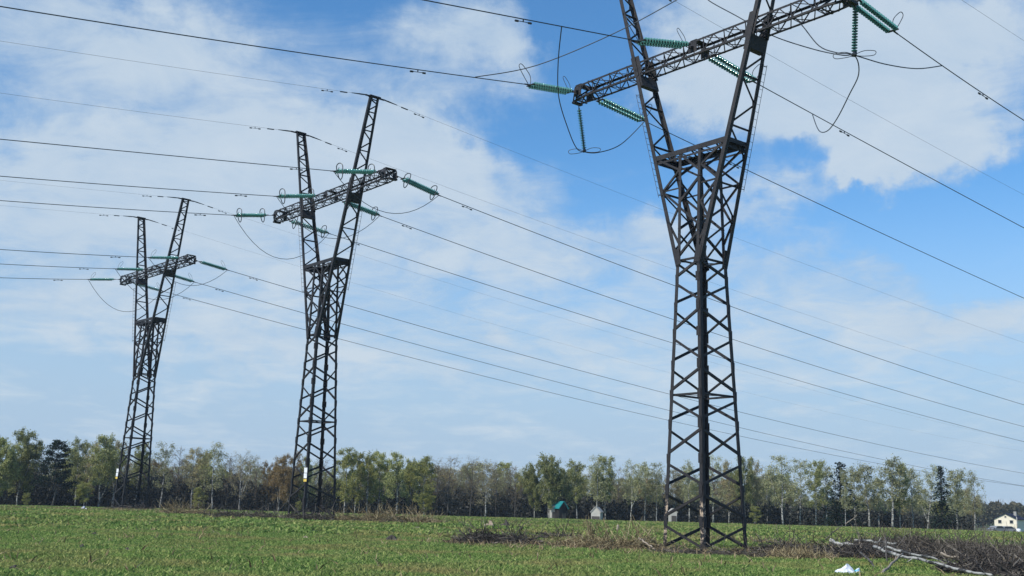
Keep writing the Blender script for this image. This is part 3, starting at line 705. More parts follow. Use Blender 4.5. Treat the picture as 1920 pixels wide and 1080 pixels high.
cable(0, [(-8.8, -7.7, 24.12), (-7.0, -5, 25.0), (-3.6, -2.6, 26.45), (-.83, -.6, 28.1), (-.1, -.05, 28.6), (.6, .2, 27.75), (2.1, .5, 26.5), (3.9, .9, 25.0), (6.3, .8, 23.5), (8.0, .55, 22.6), (8.72, .42, 22.33), (8.72, 3, 22.65), (8.78, 5.8, 23.2), (8.8, 8.3, 24.06)], .028,
      'dark jumper cable crossing over the near pylon cross-arm, joining its left and right wires')
cable(0, [(5.7, -.2, 25.3), (6.2, .15, 24.5), (6.9, .4, 23.35), (7.8, .45, 22.75), (8.72, .42, 22.32), (8.3, 1.4, 21.85), (6.9, 2.8, 21.6), (4.9, 4.8, 21.4), (3.0, 6.8, 21.7), (1.3, 8.6, 22.6), (0, 10.0, 24.2)], .028,
      'dark jumper cable looping from the right hanging insulator down to the middle right-hand wire')
# small bow-tie loops of preformed wire at the jumper clamps
for (cx, cy, cz), nm in (((-8.8, .42, 21.9), 'left'), ((8.72, .42, 22.36), 'right')):
    b = MB()
    for s in (-1, 1):
        b.tube([W(0, p) for p in smooth_path([(cx, cy, cz), (cx + s * .35, cy + s * .25, cz + .16), (cx + s * .75, cy + s * .5, cz + .10), (cx + s * .72, cy + s * .45, cz - .10), (cx + s * .3, cy + s * .2, cz - .10), (cx, cy, cz - .02)], 4)], .018, 5)
    tag(b.build('wire_loop', M['fitting']), f'small bow-tie loop of wire clamped under the {nm} hanging insulator of the near pylon', 'wire loop', 'wire loops at the jumper clamps')
# standard jumpers of the two far pylons
for i in (1, 2):
    for ph, x in (('left', -LC), ('middle', 0), ('right', LC)):
        p, q_ = CLAMP[(i, ph, -1)], CLAMP[(i, ph, 1)]; sag = {'left': 3.0, 'middle': 2.6, 'right': 2.2}[ph]
        pts = [p + (q_ - p) * t + V(0, 0, -sag * 4 * t * (1 - t)) for t in np.linspace(0, 1, 15)]
        cable(i, pts, WR[i] * .85, f'slack jumper loop under the {WPOS[ph]} of the {PNAME[i]} pylon cross-arm', 1)
# earth wires on the peaks
GW = [(0, 'left', 1, -.0830, .0003, 31.85), (0, 'right', 1, -.035, .0003, 32.0), (0, 'left', -1, -.12, .0004, 31.9), (0, 'right', -1, -.12, .0004, 31.9),
      (1, 'left', -1, -.125, .0003, 31.75), (1, 'left', 1, -.108, .00023, 31.75), (1, 'right', -1, -.14, .0003, 32.0), (1, 'right', 1, -.093, .00019, 32.05),
      (2, 'left', -1, -.125, .0003, 31.85), (2, 'left', 1, -.105, .00023, 31.85), (2, 'right', -1, -.125, .0003, 32.0), (2, 'right', 1, -.10, .0002, 32.0)]
for i, ph, s, a, c, z in GW:
    x = (-XT if ph == 'left' else XT); y0 = s * (YT + .35); z = ZT
    ss = np.concatenate([[0], np.geomspace(1.2, 110 if s < 0 else 260, 40)])
    path = [W(i, (x, y0 + s * t, z + a * t + c * t * t)) for t in ss]
    b = MB(); b.tube(path, (.010, .009, .007)[i], 4); o = b.build('earth_wire', M['wire'])
    tag(o, f'thin earth wire running to the {"left" if s < 0 else "right"} from the {ph} peak of the {PNAME[i]} pylon', 'power line', 'earth wires on the pylon peaks')
    f = MB(); f.tube(path[:1] + [W(i, (x, y0 + s * t, z + a * t + c * t * t)) for t in (.5, 1.3)], [.05, .06, .03], 5); f.tube([W(i, (x, y0 + s * t, z + a * t - .03)) for t in (1.7, 2.3)], .05, 5); f.build('dead_end_fitting', M['fitting'], o)
    damper(o, [W(i, (x, y0 + s * u, z + a * u)) for u in (3.3, 3.5)])
# ------------------------------------------------------------------ trees
def quads_at(P, size, rng, flat=0.0):
    """small leaf-shaped quads at points P, turned at random"""
    n = len(P); a = rng.normal(size=(n, 3)); a[:, 2] *= (1 - flat); a /= np.linalg.norm(a, axis=1)[:, None] + 1e-9
    b = rng.normal(size=(n, 3)); b[:, 2] *= (1 - flat); b -= a * (a * b).sum(1)[:, None]; b /= np.linalg.norm(b, axis=1)[:, None] + 1e-9
    s = size * rng.uniform(.55, 1.35, n)[:, None]
    return np.stack([P - a * s * .5, P - b * s * .28, P + a * s * .5, P + b * s * .28], 1).reshape(-1, 3)
def twig_quads(P, Q, w, rng):
    d = Q - P; u = rng.normal(size=d.shape); u -= d * ((u * d).sum(1) / ((d * d).sum(1) + 1e-9))[:, None]; u /= np.linalg.norm(u, axis=1)[:, None] + 1e-9
    v = np.cross(d, u); v /= np.linalg.norm(v, axis=1)[:, None] + 1e-9; w = np.broadcast_to(np.asarray(w), (len(P),))[:, None] / 2
    A = np.stack([P - u * w, P + u * w, Q + u * w * .5, Q - u * w * .5], 1); B = np.stack([P - v * w, P + v * w, Q + v * w * .5, Q - v * w * .5], 1)
    return np.concatenate([A, B]).reshape(-1, 3)
def crown_mesh(name, leaf_v, twig_v, leaf_m, twig_m):
    v = np.concatenate([leaf_v, twig_v]) if len(twig_v) else leaf_v; nq = len(v) // 4
    mi = np.zeros(nq, np.int32); mi[len(leaf_v) // 4:] = 1
    return np_mesh(name, v, np.arange(nq * 4).reshape(-1, 4), [leaf_m, twig_m], mi)
def broadleaf(seed, leaf, twig='twig', bark='birch_bark', H=13.0, spread=.24, base=.30, limbs=22, leaves=10, size=.30, droop=.5, fork=0, lean=.0, topw=.35, sub=7):
    """trunk with limbs (one mesh) and crown of twigs and small leaves (one mesh); spread: widest limb / height"""
    rng = np.random.default_rng(seed); tm = MB()
    stems = []
    n = 9; wob = np.cumsum(rng.normal(0, .10, (n, 2)), 0); wob -= wob[0]
    tr = [V(wob[k, 0] + lean * H * (k / 8) ** 1.2, wob[k, 1], H * k / 8) for k in range(n)]
    stems.append((tr, .185 * H / 13))
    for f in range(fork):
        k0 = rng.integers(1, 3); a = rng.uniform(0, 2 * PI); p = tr[k0]; L = H * rng.uniform(.55, .78)
        stems.append(([p + V(math.cos(a), math.sin(a), 0) * L * .33 * (t ** .8) + V(0, 0, L * t * .95) for t in np.linspace(0, 1, 7)], .10 * H / 13))
    for st, r in stems: tm.tube(st, [r * (1 - .88 * k / (len(st) - 1)) for k in range(len(st))], 6)
    LP, TP, TQ, TW = [], [], [], []
    for si, (st, r) in enumerate(stems):
        m = limbs if si == 0 else limbs // 2
        for k in range(m):
            t = base + (.97 - base) * ((k + rng.random()) / m) if si == 0 else .35 + .62 * ((k + rng.random()) / m)
            x = t * (len(st) - 1); j = min(int(x), len(st) - 2); p = st[j] + (st[j + 1] - st[j]) * (x - j)
            u = (t - base) / (1 - base); prof = math.sin(PI * min(max(.12 + .80 * u, 0), 1)) ** .7 * (1 - topw * u)
            L = H * spread * prof * rng.uniform(.7, 1.25) * (1 if si == 0 else .6) + .5
            a = k * 2.4 + rng.normal(0, .5); e = rng.uniform(.55, 1.0) + .25 * u
            d = V(math.cos(a) * math.cos(e), math.sin(a) * math.cos(e), math.sin(e)); path = [p]
            for s in range(4):
                d = unit(d + V(math.cos(a), math.sin(a), -.35 * droop) * .22 + rng.normal(0, .12, 3)); path.append(path[-1] + d * L / 4)
            lr = max(.05 * (1 - .6 * u) * H / 13, .02); tm.mi = 1
            tm.tube(path, [lr, lr * .8, lr * .6, lr * .4, lr * .25], 4, False)
            for s in range(sub):
                q0 = rng.uniform(.3, 1) * 4; jj = min(int(q0), 3); q = path[jj] + (path[jj + 1] - path[jj]) * (q0 - jj)
                dd = unit(d * .5 + rng.normal(0, .6, 3)); dd[2] -= droop * .35; l = rng.uniform(.5, 1.25) * H / 13
                q2 = q + dd * l * .6; q3 = q2 + unit(dd + V(0, 0, -droop * .8)) * l * .55
                TP += [q, q2]; TQ += [q2, q3]; TW += [.035, .022]
                if leaves:
                    nn = rng.poisson(leaves * 3.4); tt = rng.random((nn, 1)); base_p = np.where(tt < .5, q + (q2 - q) * tt * 2, q2 + (q3 - q2) * (tt - .5) * 2)
                    LP.append(base_p + rng.normal(0, .24 * H / 13, (nn, 3)))
    LP = np.concatenate(LP) if LP else np.zeros((1, 3))
    lv = quads_at(LP, size * .98, rng); tv = twig_quads(np.array(TP), np.array(TQ), np.array(TW), rng)
    return tm.mesh('trunk', [M[bark], M['limb']], True), crown_mesh('crown', lv, tv, M[leaf], M[twig])
def pine(seed, H=13.0):
    rng = np.random.default_rng(seed); tm = MB(); tr = [V(.25 * math.sin(k * .9), .2 * math.cos(k * 1.3) - .2, H * k / 8) for k in range(9)]
    tm.tube(tr, [.22 * (1 - .85 * k / 8) for k in range(9)], 6); LP, TP, TQ = [], [], []
    for k in range(44):
        t = .24 + .74 * (k + rng.random()) / 44; x = t * 8; j = min(int(x), 7); p = tr[j] + (tr[j + 1] - tr[j]) * (x - j); u = (t - .24) / .76
        L = H * (.27 * (1 - u) ** .65 * (.75 + .5 * rng.random()) + .03); a = k * 2.4 + rng.normal(0, .4)
        d = V(math.cos(a), math.sin(a), rng.uniform(.12, .5)); e = p + d * L; tm.tube([p, p + d * L * .6, e], [.06, .04, .02], 4, False)
        for s in range(4):
            c = p + d * L * (.5 + .5 * (s + 1) / 4); nn = int(46 * (.6 + .5 * (1 - u)))
            off = rng.normal(0, 1, (nn, 3)) * V(.42, .42, .20) * (.7 + .3 * H / 13); LP.append(c + off)
        TP.append(p); TQ.append(e)
    rngq = rng; return tm.mesh('trunk', M['bark'], True), crown_mesh('crown', quads_at(np.concatenate(LP), .36, rngq, .3), twig_quads(np.array(TP), np.array(TQ), .05, rngq), M['needle'], M['twig'])
def spruce(seed, H=13.0, w=.17):
    rng = np.random.default_rng(seed); tm = MB(); tm.tube([V(0, 0, 0), V(.05, 0, H * .5), V(0, .04, H)], [.20, .12, .02], 6); LP, TP, TQ = [], [], []
    for k in range(90):
        t = .05 + .94 * (k + rng.random()) / 90; L = H * (w * (1 - t) ** .8 * rng.uniform(.55, 1.25) + .012); a = k * 2.4 + rng.normal(0, .5)
        p = V(0, 0, H * t); e = p + V(math.cos(a), math.sin(a), -.28) * L; TP.append(p); TQ.append(e); nn = int(12 + 34 * (1 - t)); s = rng.random((nn, 1)) ** .7
        LP.append(p + (e - p) * s + rng.normal(0, 1, (nn, 3)) * V(.16, .16, .14) * (1 + (1 - t)) + V(0, 0, -.12))
    return tm.mesh('trunk', M['bark'], True), crown_mesh('crown', quads_at(np.concatenate(LP), .34, rng, .2), twig_quads(np.array(TP), np.array(TQ), .05, rng), M['needle'], M['twig'])
KIND = {  # several different trees of each kind
    'olive': [broadleaf(11 + s, 'leaf_olive', leaves=14, spread=.25, fork=s % 2, size=.28) for s in range(3)],
    'wide': [broadleaf(21 + s, 'leaf_olive', leaves=15, spread=.31, base=.18, limbs=28, fork=2, size=.30, topw=.25) for s in range(2)],
    'green': [broadleaf(31 + s, 'leaf_green', leaves=14, spread=.22, fork=s % 2, base=.22, size=.28) for s in range(3)],
    'pale': [broadleaf(41 + s, 'leaf_grey', 'pale_twig', leaves=6, spread=.21, droop=.9, fork=s % 2, size=.25) for s in range(4)],
    'slim': [broadleaf(51 + s, 'leaf_grey', 'pale_twig', leaves=8, spread=.14, droop=.7, base=.36, size=.26, lean=.02) for s in range(3)],
    'tan': [broadleaf(61 + s, 'leaf_tan', leaves=9, spread=.24, fork=1, size=.25) for s in range(2)],
    'rust': [broadleaf(71 + s, 'leaf_rust', leaves=11, spread=.30, base=.2, limbs=26, fork=1, size=.28) for s in range(2)],
    'bare': [broadleaf(81 + s, 'leaf_rust', 'twig', 'bark', leaves=.6, spread=.27, base=.22, limbs=30, fork=1, size=.2, sub=12, droop=.1) for s in range(3)],
    'forked': [broadleaf(91 + s, 'leaf_tan', 'pale_twig', leaves=2.2, spread=.30, base=.2, limbs=22, fork=2, size=.22, sub=11, droop=.2) for s in range(2)],
    'leaning': [broadleaf(101, 'leaf_grey', 'pale_twig', leaves=6, spread=.22, lean=.16, fork=1, size=.25)],
    'pine': [pine(111)], 'spruce': [spruce(121), spruce(122, w=.20)]}
KH = 13.0
KNAME = {'pine': 'pine_tree', 'spruce': 'spruce_tree', 'bare': 'bare_tree'}
def plant_tree(kind, var, x, y, top_z, rot, label, group, wide=1.0):
    tm, cm = KIND[kind][var % len(KIND[kind])]; z = float(ground_z(x, y)) - .05
    root = empty(KNAME.get(kind, 'birch_tree' if kind not in ('wide', 'rust') else 'leafy_tree'), (x, y, z), rot)
    s = (top_z - z) / (KH * 1.02); root.scale = (s * wide, s * wide, s)
    tag(root, label, 'tree', group)
    link('trunk', tm, root); link('crown', cm, root); return root
TREES = [  # px, py of the top, kind, distance, width factor, label
    (2, 826, 'wide', 196, 1.0, 'broad olive tree cut by the left edge of the photo'),
    (38, 812, 'wide', 200, .8, 'tall dense olive tree with a pointed top, next to the left edge'),
    (74, 836, 'bare', 215, .8, 'thin leafless tree just left of the dark pine'),
    (103, 824, 'pine', 192, .95, 'dark green pine with spreading flat boughs, the only pine in the tree line'),
    (128, 842, 'olive', 210, .8, 'low olive tree touching the right side of the pine'),
    (146, 826, 'olive', 198, .8, 'slender olive birch right of the pine'),
    (167, 831, 'tan', 203, .8, 'thin tan-leaved birch between pine and far left pylon'),
    (190, 819, 'olive', 196, 1.0, 'tall round-topped olive birch just left of the far left pylon'),
    (216, 829, 'tan', 200, .9, 'yellowish birch touching the left side of the far left pylon'),
    (257, 834, 'olive', 204, .8, 'birch seen through the lattice of the far left pylon'),
    (304, 832, 'pale', 196, .9, 'airy pale birch just right of the far left pylon'),
    (334, 842, 'bare', 205, .8, 'dark twiggy tree right of the airy pale birch by the far left pylon'),
    (361, 841, 'tan', 198, .9, 'tan birch halfway between the far left pylon and the dark bare trunk'),
    (384, 850, 'green', 206, .8, 'small green birch crown left of the tallest pale birch'),
    (401, 833, 'pale', 196, 1.0, 'tallest pale birch between the far left and the middle pylon'),
    (426, 853, 'bare', 204, .8, 'low bare tree between the tallest pale birch and the pinkish forked birch'),
    (452, 851, 'forked', 194, .9, 'pinkish birch with forked white trunk midway between the left two pylons'),
    (479, 869, 'bare', 204, .8, 'low dark bare tree in the dip left of the middle pylon'),
    (501, 870, 'rust', 205, .7, 'low brown-green tree at the left foot of the hump by the middle pylon'),
    (524, 858, 'rust', 200, .9, 'round brown-green tree left of the middle pylon'),
    (546, 853, 'rust', 197, .85, 'rust-tinged tree right behind the left legs of the middle pylon'),
    (578, 861, 'olive', 200, .8, 'olive tree seen through the middle of the middle pylon'),
    (607, 862, 'bare', 203, .8, 'dark purple-grey bare tree seen through the right of the middle pylon'),
    (648, 844, 'green', 194, 1.0, 'pointed yellow-green birch immediately right of the middle pylon'),
    (668, 850, 'green', 199, .8, 'slim green birch second to the right of the middle pylon'),
    (690, 853, 'green', 197, .9, 'green birch with forked white trunk right of the middle pylon'),
    (711, 851, 'green', 200, .9, 'flat-topped green birch third from the middle pylon'),
    (747, 853, 'olive', 193, .95, 'pointed olive birch with straight white trunk, alone between two dips'),
    (770, 864, 'green', 203, .8, 'low green birch behind the pointed olive birch'),
    (796, 859, 'green', 196, 1.0, 'broad yellow-green birch left of the purple-grey bare trees'),
    (822, 862, 'bare', 204, .8, 'first purple-grey bare tree right of the broad yellow-green birch'),
    (840, 859, 'bare', 198, 1.0, 'widest purple-grey bare tree with a feathery round top'),
    (864, 874, 'bare', 206, .8, 'low bare tree between the two feathery bare tops'),
    (883, 859, 'bare', 199, .8, 'narrow bare tree rising above its neighbours left of the white forked birch'),
    (911, 869, 'forked', 191, 1.1, 'bare birch with a white trunk forking like a candlestick'),
    (931, 870, 'bare', 204, .8, 'bare grey tree right of the candlestick birch'),
    (952, 880, 'bare', 206, .8, 'low bare tree left of the gap in the tree line'),
    (967, 876, 'bare', 201, .7, 'narrow bare tree on the right edge of the gap'),
    (1003, 870, 'wide', 200, .7, 'broad olive tree, left half of the big pair above the teal roof'),
    (1030, 858, 'wide', 196, .85, 'tall olive tree, right half of the big pair above the teal roof'),
    (1058, 880, 'olive', 206, .7, 'low olive tree directly behind the teal roof'),
    (1083, 867, 'olive', 197, .95, 'rounded olive birch between the teal roof and the small white gable'),
    (1118, 858, 'pale', 195, .9, 'airy birch right above the small white gable'),
    (1136, 858, 'olive', 199, .8, 'birch with a square top right of the small white gable'),
    (1160, 879, 'bare', 206, .8, 'low bare tree between the white gable and the near pylon'),
    (1184, 865, 'pale', 196, .9, 'pale birch two crowns left of the near pylon'),
    (1209, 870, 'slim', 200, 1.0, 'slim pale birch next but one to the near pylon'),
    (1231, 867, 'pale', 198, .8, 'pale birch touching the left leg of the near pylon'),
    (1262, 880, 'tan', 203, .8, 'tan birch in the left half of the near pylon lattice'),
    (1292, 866, 'pale', 197, .9, 'pale birch left of the front leg of the near pylon'),
    (1336, 857, 'pale', 194, .9, 'tall pale birch right of the front leg of the near pylon'),
    (1366, 866, 'tan', 202, .8, 'tan birch just inside the right leg of the near pylon'),
    (1397, 859, 'olive', 196, .8, 'olive birch touching the right leg of the near pylon'),
    (1414, 866, 'tan', 200, .7, 'round tan birch just right of the near pylon'),
    (1438, 886, 'slim', 205, .9, 'low slim birch in the dip right of the near pylon'),
    (1467, 854, 'pale', 190, 1.05, 'tall pale birch with a forked white trunk, first high one right of the near pylon'),
    (1499, 863, 'pale', 196, .9, 'pale birch behind the first high forked birch right of the near pylon'),
    (1528, 868, 'olive', 194, .9, 'dense olive birch left of the first dark spruce'),
    (1549, 869, 'slim', 200, 1.0, 'slim drooping birch touching the left side of the first dark spruce'),
    (1576, 862, 'spruce', 184, 1.75, 'dark spruce behind a white birch trunk, left one of two spruces'),
    (1584, 880, 'slim', 181, .55, 'slender birch with a bright white trunk in front of the left spruce'),
    (1601, 878, 'slim', 197, .9, 'slim birch at the right side of the left spruce'),
    (1628, 870, 'slim', 195, 1.3, 'narrow pale birch midway between the left spruce and the twin trunks'),
    (1646, 895, 'slim', 200, 1.0, 'low slim birch left of the tall birch with twin white trunks'),
    (1671, 861, 'slim', 188, 1.35, 'tall birch over the left one of two bright white trunks'),
    (1685, 872, 'olive', 190, .75, 'olive birch over the right one of two bright white trunks'),
    (1710, 879, 'slim', 195, 1.0, 'dark slim birch right of the twin white trunks'),
    (1736, 876, 'leaning', 189, .9, 'birch with a leaning white trunk left of the right-hand spruce'),
    (1765, 870, 'spruce', 184, 1.45, 'dark ragged spruce, right one of the two spruces'),
    (1791, 880, 'slim', 193, 1.2, 'slim birch just right of the right-hand spruce'),
    (1825, 886, 'pale', 187, .85, 'last lone airy birch at the right end of the tree line, thin white trunk')]
_rt = random.Random(4)
for n_, (px, py, kind, r, wd, label) in enumerate(TREES):
    g = on_ground(px, r); top = at(px, py, r)[2]
    # the trunk stands under the crown top: the picture leans a little, so use the line of sight half-way up
    m = at(px, (py + 965) / 2, r); plant_tree(kind, n_, m[0], m[1], top, _rt.uniform(0, 6.28) if kind != 'leaning' else 0.0, label, 'trees of the front row', wd)
# rows behind: many thin trees that only show between the front ones
bg = ['bare', 'olive', 'pale', 'bare', 'tan', 'green', 'slim', 'rust', 'bare', 'pale']
for k in range(190):
    px = -30 + 1510 * (k + _rt.random()) / 165 if k < 165 else 1480 + 350 * (k - 165 + _rt.random()) / 25
    r = _rt.uniform(208, 250); kind = bg[(k * 7 + _rt.randrange(3)) % 10]
    if px < 470: hi, kind = 872, kind
    elif px < 980: hi = 880
    elif px < 1480: hi = 896
    else: hi = 925
    if px > 1500 and kind in ('bare', 'rust'): kind = 'slim'
    m = at(px, 930, r); top = at(px, hi + _rt.uniform(-12, 22), r)[2]
    plant_tree(kind, k, m[0], m[1], top, _rt.uniform(0, 6.28), 'thin tree of the back rows, half hidden between the front trees', 'trees of the back rows', _rt.uniform(.9, 1.35))
# yellow-green saplings at the foot of the row
for px, py, r, label in ((375, 915, 190, 'yellow-green sapling right of the far left pylon base'), (160, 905, 190, 'yellow-green sapling below the pine'), (1140 / 3.6 + 480, 925, 150, 'thin leaning sapling with yellow-green leaves above the brush right of the middle pylon'),
                         (1640 / 3.6 + 960, 950, 190, 'round yellow-green bush right of the near pylon foot'), (560, 940, 188, 'yellow-green bush behind the middle pylon legs'), (50, 925, 190, 'yellow-green sapling near the left edge')):
    m = at(px, py + 10, r); o = plant_tree('green', int(px), m[0], m[1], at(px, py, r)[2], px, label, 'saplings along the tree line', 1.5); o.name = 'sapling'

# bare undergrowth along the foot of the wood, and the far wood behind it
def thicket(name, n, r0, r1, a0, a1, hfun, size, mat, seed, tw=0.0, pw=.8):
    rng = np.random.default_rng(seed); a = np.radians(rng.uniform(a0, a1, n)); r = rng.uniform(r0, r1, n); x, y = r * np.sin(a), r * np.cos(a); g = ground_z(x, y)
    ad = np.degrees(a); h = hfun(ad, r); z = g + h * rng.random(n) ** pw
    P_ = np.stack([x, y, z], -1); v = quads_at(P_, size, rng)
    if tw:
        k = int(n * tw); i = rng.integers(0, n, k); b = P_[i].copy(); b[:, 2] = g[i]; L = h[i] * rng.uniform(.7, 1.25, k); t = b + np.stack([rng.normal(0, .22, k) * L, rng.normal(0, .22, k) * L, L], -1)
        v = np.concatenate([v, twig_quads(b, t, .06, rng)])
    return link(name, np_mesh(name, v, np.arange(len(v)).reshape(-1, 4), M[mat]))
def h_under(ad, r):
    w = .55 + .45 * np.sin(ad * 2.1 + 1.2 * np.sin(ad * 5.3)) * .5 + .25 * np.sin(ad * 9.7) * .6
    hi = np.interp(ad, [-32, -13, -11, 3, 5, 12, 16, 19, 24, 30], [6.2, 6.0, 5.0, 5.2, 4.4, 4.2, 3.8, 3.2, 2.0, 1.0])
    return np.clip(hi * (.65 + .5 * w), .4, 9)
tag(thicket('undergrowth', 150000, 203, 240, -32, 22.3, h_under, .62, 'under', 3, .10, .7), 'dark bare undergrowth filling the foot of the tree line', 'undergrowth', kind='stuff')
def h_ridge(ad, r):
    b = np.interp(ad, [-34, -10, 0, 8, 13, 22, 32], [6.0, 6.5, 7, 7.5, 8.6, 9.4, 9.0]); return b * (1 + .07 * np.sin(ad * 8 + r * .02) + .05 * np.sin(ad * 21 + r * .05) + .03 * np.sin(ad * 63))
tag(thicket('distant_forest', 240000, 470, 515, -36, 36, h_ridge, 1.35, 'ridge', 9, .03, .45), 'far-off brownish wood closing the horizon behind the cream house', 'forest', kind='stuff')

# ------------------------------------------------------------------ brush heaps, logs, litter
def heap(px0, px1, pyb, r, hgt, depth, n, mat, seed, label, twl=(.5, 1.6), wild=.5, rad=.018, stand=.12, dome=1.0):
    """low mound of litter with sticks lying and poking out of it"""
    rng = np.random.default_rng(seed)
    A, B = at(px0, pyb, r), at(px1, pyb, r); A[2] = ground_z(A[0], A[1]); B[2] = ground_z(B[0], B[1])
    c = (A + B) / 2; c[2] = ground_z(c[0], c[1]); ax = unit((B - A) * V(1, 1, 0)); ay = V(-ax[1], ax[0], 0); hl = np.linalg.norm((B - A)[:2]) / 2
    root = empty('brush_heap', tuple(c)); tag(root, label, 'brush heap', 'heaps of dead brushwood')
    ph = rng.uniform(0, 6, 6)
    def H(u, v):
        d = np.clip(1 - u * u - v * v, 0, 1); return hgt * d ** .6 * (.62 + .22 * np.sin(u * 7 + ph[0]) + .18 * np.sin(u * 15 + v * 4 + ph[1]) + .12 * np.sin(v * 9 + ph[2])) * dome
    U, Vv = np.meshgrid(np.linspace(-1, 1, 50), np.linspace(-1, 1, 22), indexing='ij')
    X = c[0] + ax[0] * U * hl + ay[0] * Vv * depth; Y = c[1] + ax[1] * U * hl + ay[1] * Vv * depth
    Z = ground_z(X, Y) + H(U, Vv) * .8 - .05
    pts = np.stack([X - c[0], Y - c[1], Z - c[2]], -1).reshape(-1, 3); idx = np.arange(50 * 22).reshape(50, 22)
    qd = np.stack([idx[:-1, :-1], idx[1:, :-1], idx[1:, 1:], idx[:-1, 1:]], -1).reshape(-1, 4)
    keep = (H(U, Vv).reshape(-1)[qd] > .01).any(1); mm = np_mesh('litter', pts, qd[keep], M['mound']); mm.polygons.foreach_set('use_smooth', [True] * len(mm.polygons)); link('litter', mm, root)
    u = rng.uniform(-1, 1, n); v = rng.uniform(-1, 1, n); k = u * u + v * v < 1; u, v = u[k], v[k]; n = len(u)
    px_ = c[0] + ax[0] * u * hl + ay[0] * v * depth; py_ = c[1] + ax[1] * u * hl + ay[1] * v * depth; pz_ = ground_z(px_, py_) + H(u, v) * rng.uniform(.5, 1.15, n)
    L = rng.uniform(*twl, n); d = rng.normal(0, 1, (n, 3)); d[:, 2] *= wild * .5
    st = rng.random(n) < stand; d[st, 2] = np.abs(rng.normal(1.2, .5, st.sum())); d /= np.linalg.norm(d, axis=1)[:, None]
    m = np.stack([px_, py_, pz_], -1) - c; s = m - d * L[:, None] / 2; e = m + d * L[:, None] / 2
    s[st] = m[st]; e[st] = m[st] + d[st] * L[st, None]
    for q_ in (s, e): q_[:, 2] = np.maximum(q_[:, 2], ground_z(q_[:, 0] + c[0], q_[:, 1] + c[1]) - c[2] + .01)
    bend = (s + e) / 2 + rng.normal(0, .06, (n, 3)) * L[:, None]; w = rad * 2 * rng.uniform(.5, 1.6, n)
    tv = np.concatenate([twig_quads(s, bend, w, rng), twig_quads(bend, e, w * .7, rng)])
    link('sticks', np_mesh('sticks', tv, np.arange(len(tv)).reshape(-1, 4), M[mat]), root)
    return root
heap(845, 1004, 1022, 54, .52, 1.5, 1500, 'brush_dark', 1, 'long dark heap of brushwood left of the near pylon, nothing standing on it', stand=.06)
heap(1000, 1085, 1010, 62, .25, 1.2, 350, 'brush_dark', 2, 'low dark tail of brush behind the tan brushwood left of the near pylon', stand=.05)
heap(1035, 1180, 1037, 52, .40, 1.5, 1500, 'brush_tan', 3, 'tan tangle of dead stalks and twigs left of the near pylon', stand=.14, wild=.8, rad=.013, twl=(.4, 1.1))
heap(1150, 1238, 1032, 53, .36, 1.3, 800, 'brush_tan', 4, 'tan brushwood piled against the left leg of the near pylon', stand=.12)
heap(1215, 1470, 1048, 48.5, .11, 1.0, 1100, 'brush', 5, 'flat brown brush under the foot of the near pylon', stand=.02, rad=.012, wild=.4)
heap(1400, 1590, 1022, 55, .42, 1.8, 1100, 'brush_dark', 6, 'dark brush heap right of the near pylon foot', stand=.08)
heap(1540, 1760, 1032, 51.5, .50, 2.0, 2600, 'brush_dark', 7, 'dark brush heap lying under the pale birch logs', stand=.05, wild=.5, rad=.013)
heap(1590, 1850, 1006, 62, .62, 3.4, 4200, 'brush', 8, 'large grey-brown brush heap behind the pale birch logs', stand=.07, wild=.6, rad=.014)
heap(1740, 1990, 1030, 53.5, .66, 3.2, 4400, 'brush', 9, 'large dark brush heap at the right edge of the photo', stand=.04, wild=.5, rad=.013)
heap(1770, 2040, 1064, 42.2, .36, 2.4, 3400, 'brush_dark', 10, 'low dark brush heap in the bottom right corner', stand=.05)
heap(1440, 1560, 1036, 48, .34, 1.1, 900, 'brush_tan', 11, 'tuft of straw-coloured dead grass between the near pylon and the birch logs', stand=.5, twl=(.25, .6), rad=.012)
heap(620, 830, 980, 84, .75, 2.4, 1600, 'brush_tan', 12, 'reddish brown brush heap right of the middle pylon', stand=.18, wild=.8)
heap(520, 640, 981, 83, .45, 1.6, 900, 'brush', 13, 'brown brush around the feet of the middle pylon', stand=.14)
heap(380, 535, 980, 85, .42, 1.8, 800, 'brush', 14, 'dark brown low brush left of the middle pylon', stand=.12)
heap(285, 400, 971, 98, .50, 1.8, 700, 'brush_tan', 15, 'tan brush between the far left and the middle pylon', stand=.25)
heap(195, 292, 961, 121, .45, 2.0, 500, 'brush_dark', 16, 'dark low brush at the feet of the far left pylon', stand=.10)

def stick(pts, r, mat, name, label, cat, group=None, knobs=True):
    b = MB(); g_ = np.random.default_rng(len(label)); p = [q_ + g_.normal(0, .35, 3) * r for q_ in smooth_path(pts, 5)]; k = len(p); b.tube(p, [r * (1 - .45 * j / (k - 1)) * g_.uniform(.82, 1.15) for j in range(k)], 8)
    for j in range(2, k - 1, 4):   # stubs of broken side branches
        d_ = unit(g_.normal(0, 1, 3) + V(0, 0, .6)); b.tube([p[j], p[j] + d_ * r * 4.5], [r * .35, r * .2], 5)
    o = b.build(name, M[mat], None, True); tag(o, label, cat, group); return o
def lift(px, py, r): return at(px, py, r)
LG = 'felled birch logs at the right'
stick([lift(1640, 1027, 49), lift(1700, 1044, 45), lift(1770, 1061, 41), lift(1860, 1082, 37.2)], .068, 'birch_bark', 'birch_log', 'longest pale birch log, running down to the bottom right', 'log', LG)
stick([lift(1662, 1027, 49), lift(1720, 1040, 46), lift(1790, 1058, 42.3)], .055, 'birch_bark', 'birch_log', 'shorter pale birch log lying close above the longest one', 'log', LG)
stick([lift(1558, 1016, 54.5), lift(1580, 1020, 54), lift(1600, 1023, 53.5)], .10, 'birch_bark', 'birch_log', 'short pale birch log alone on the left of the other logs', 'log', LG)
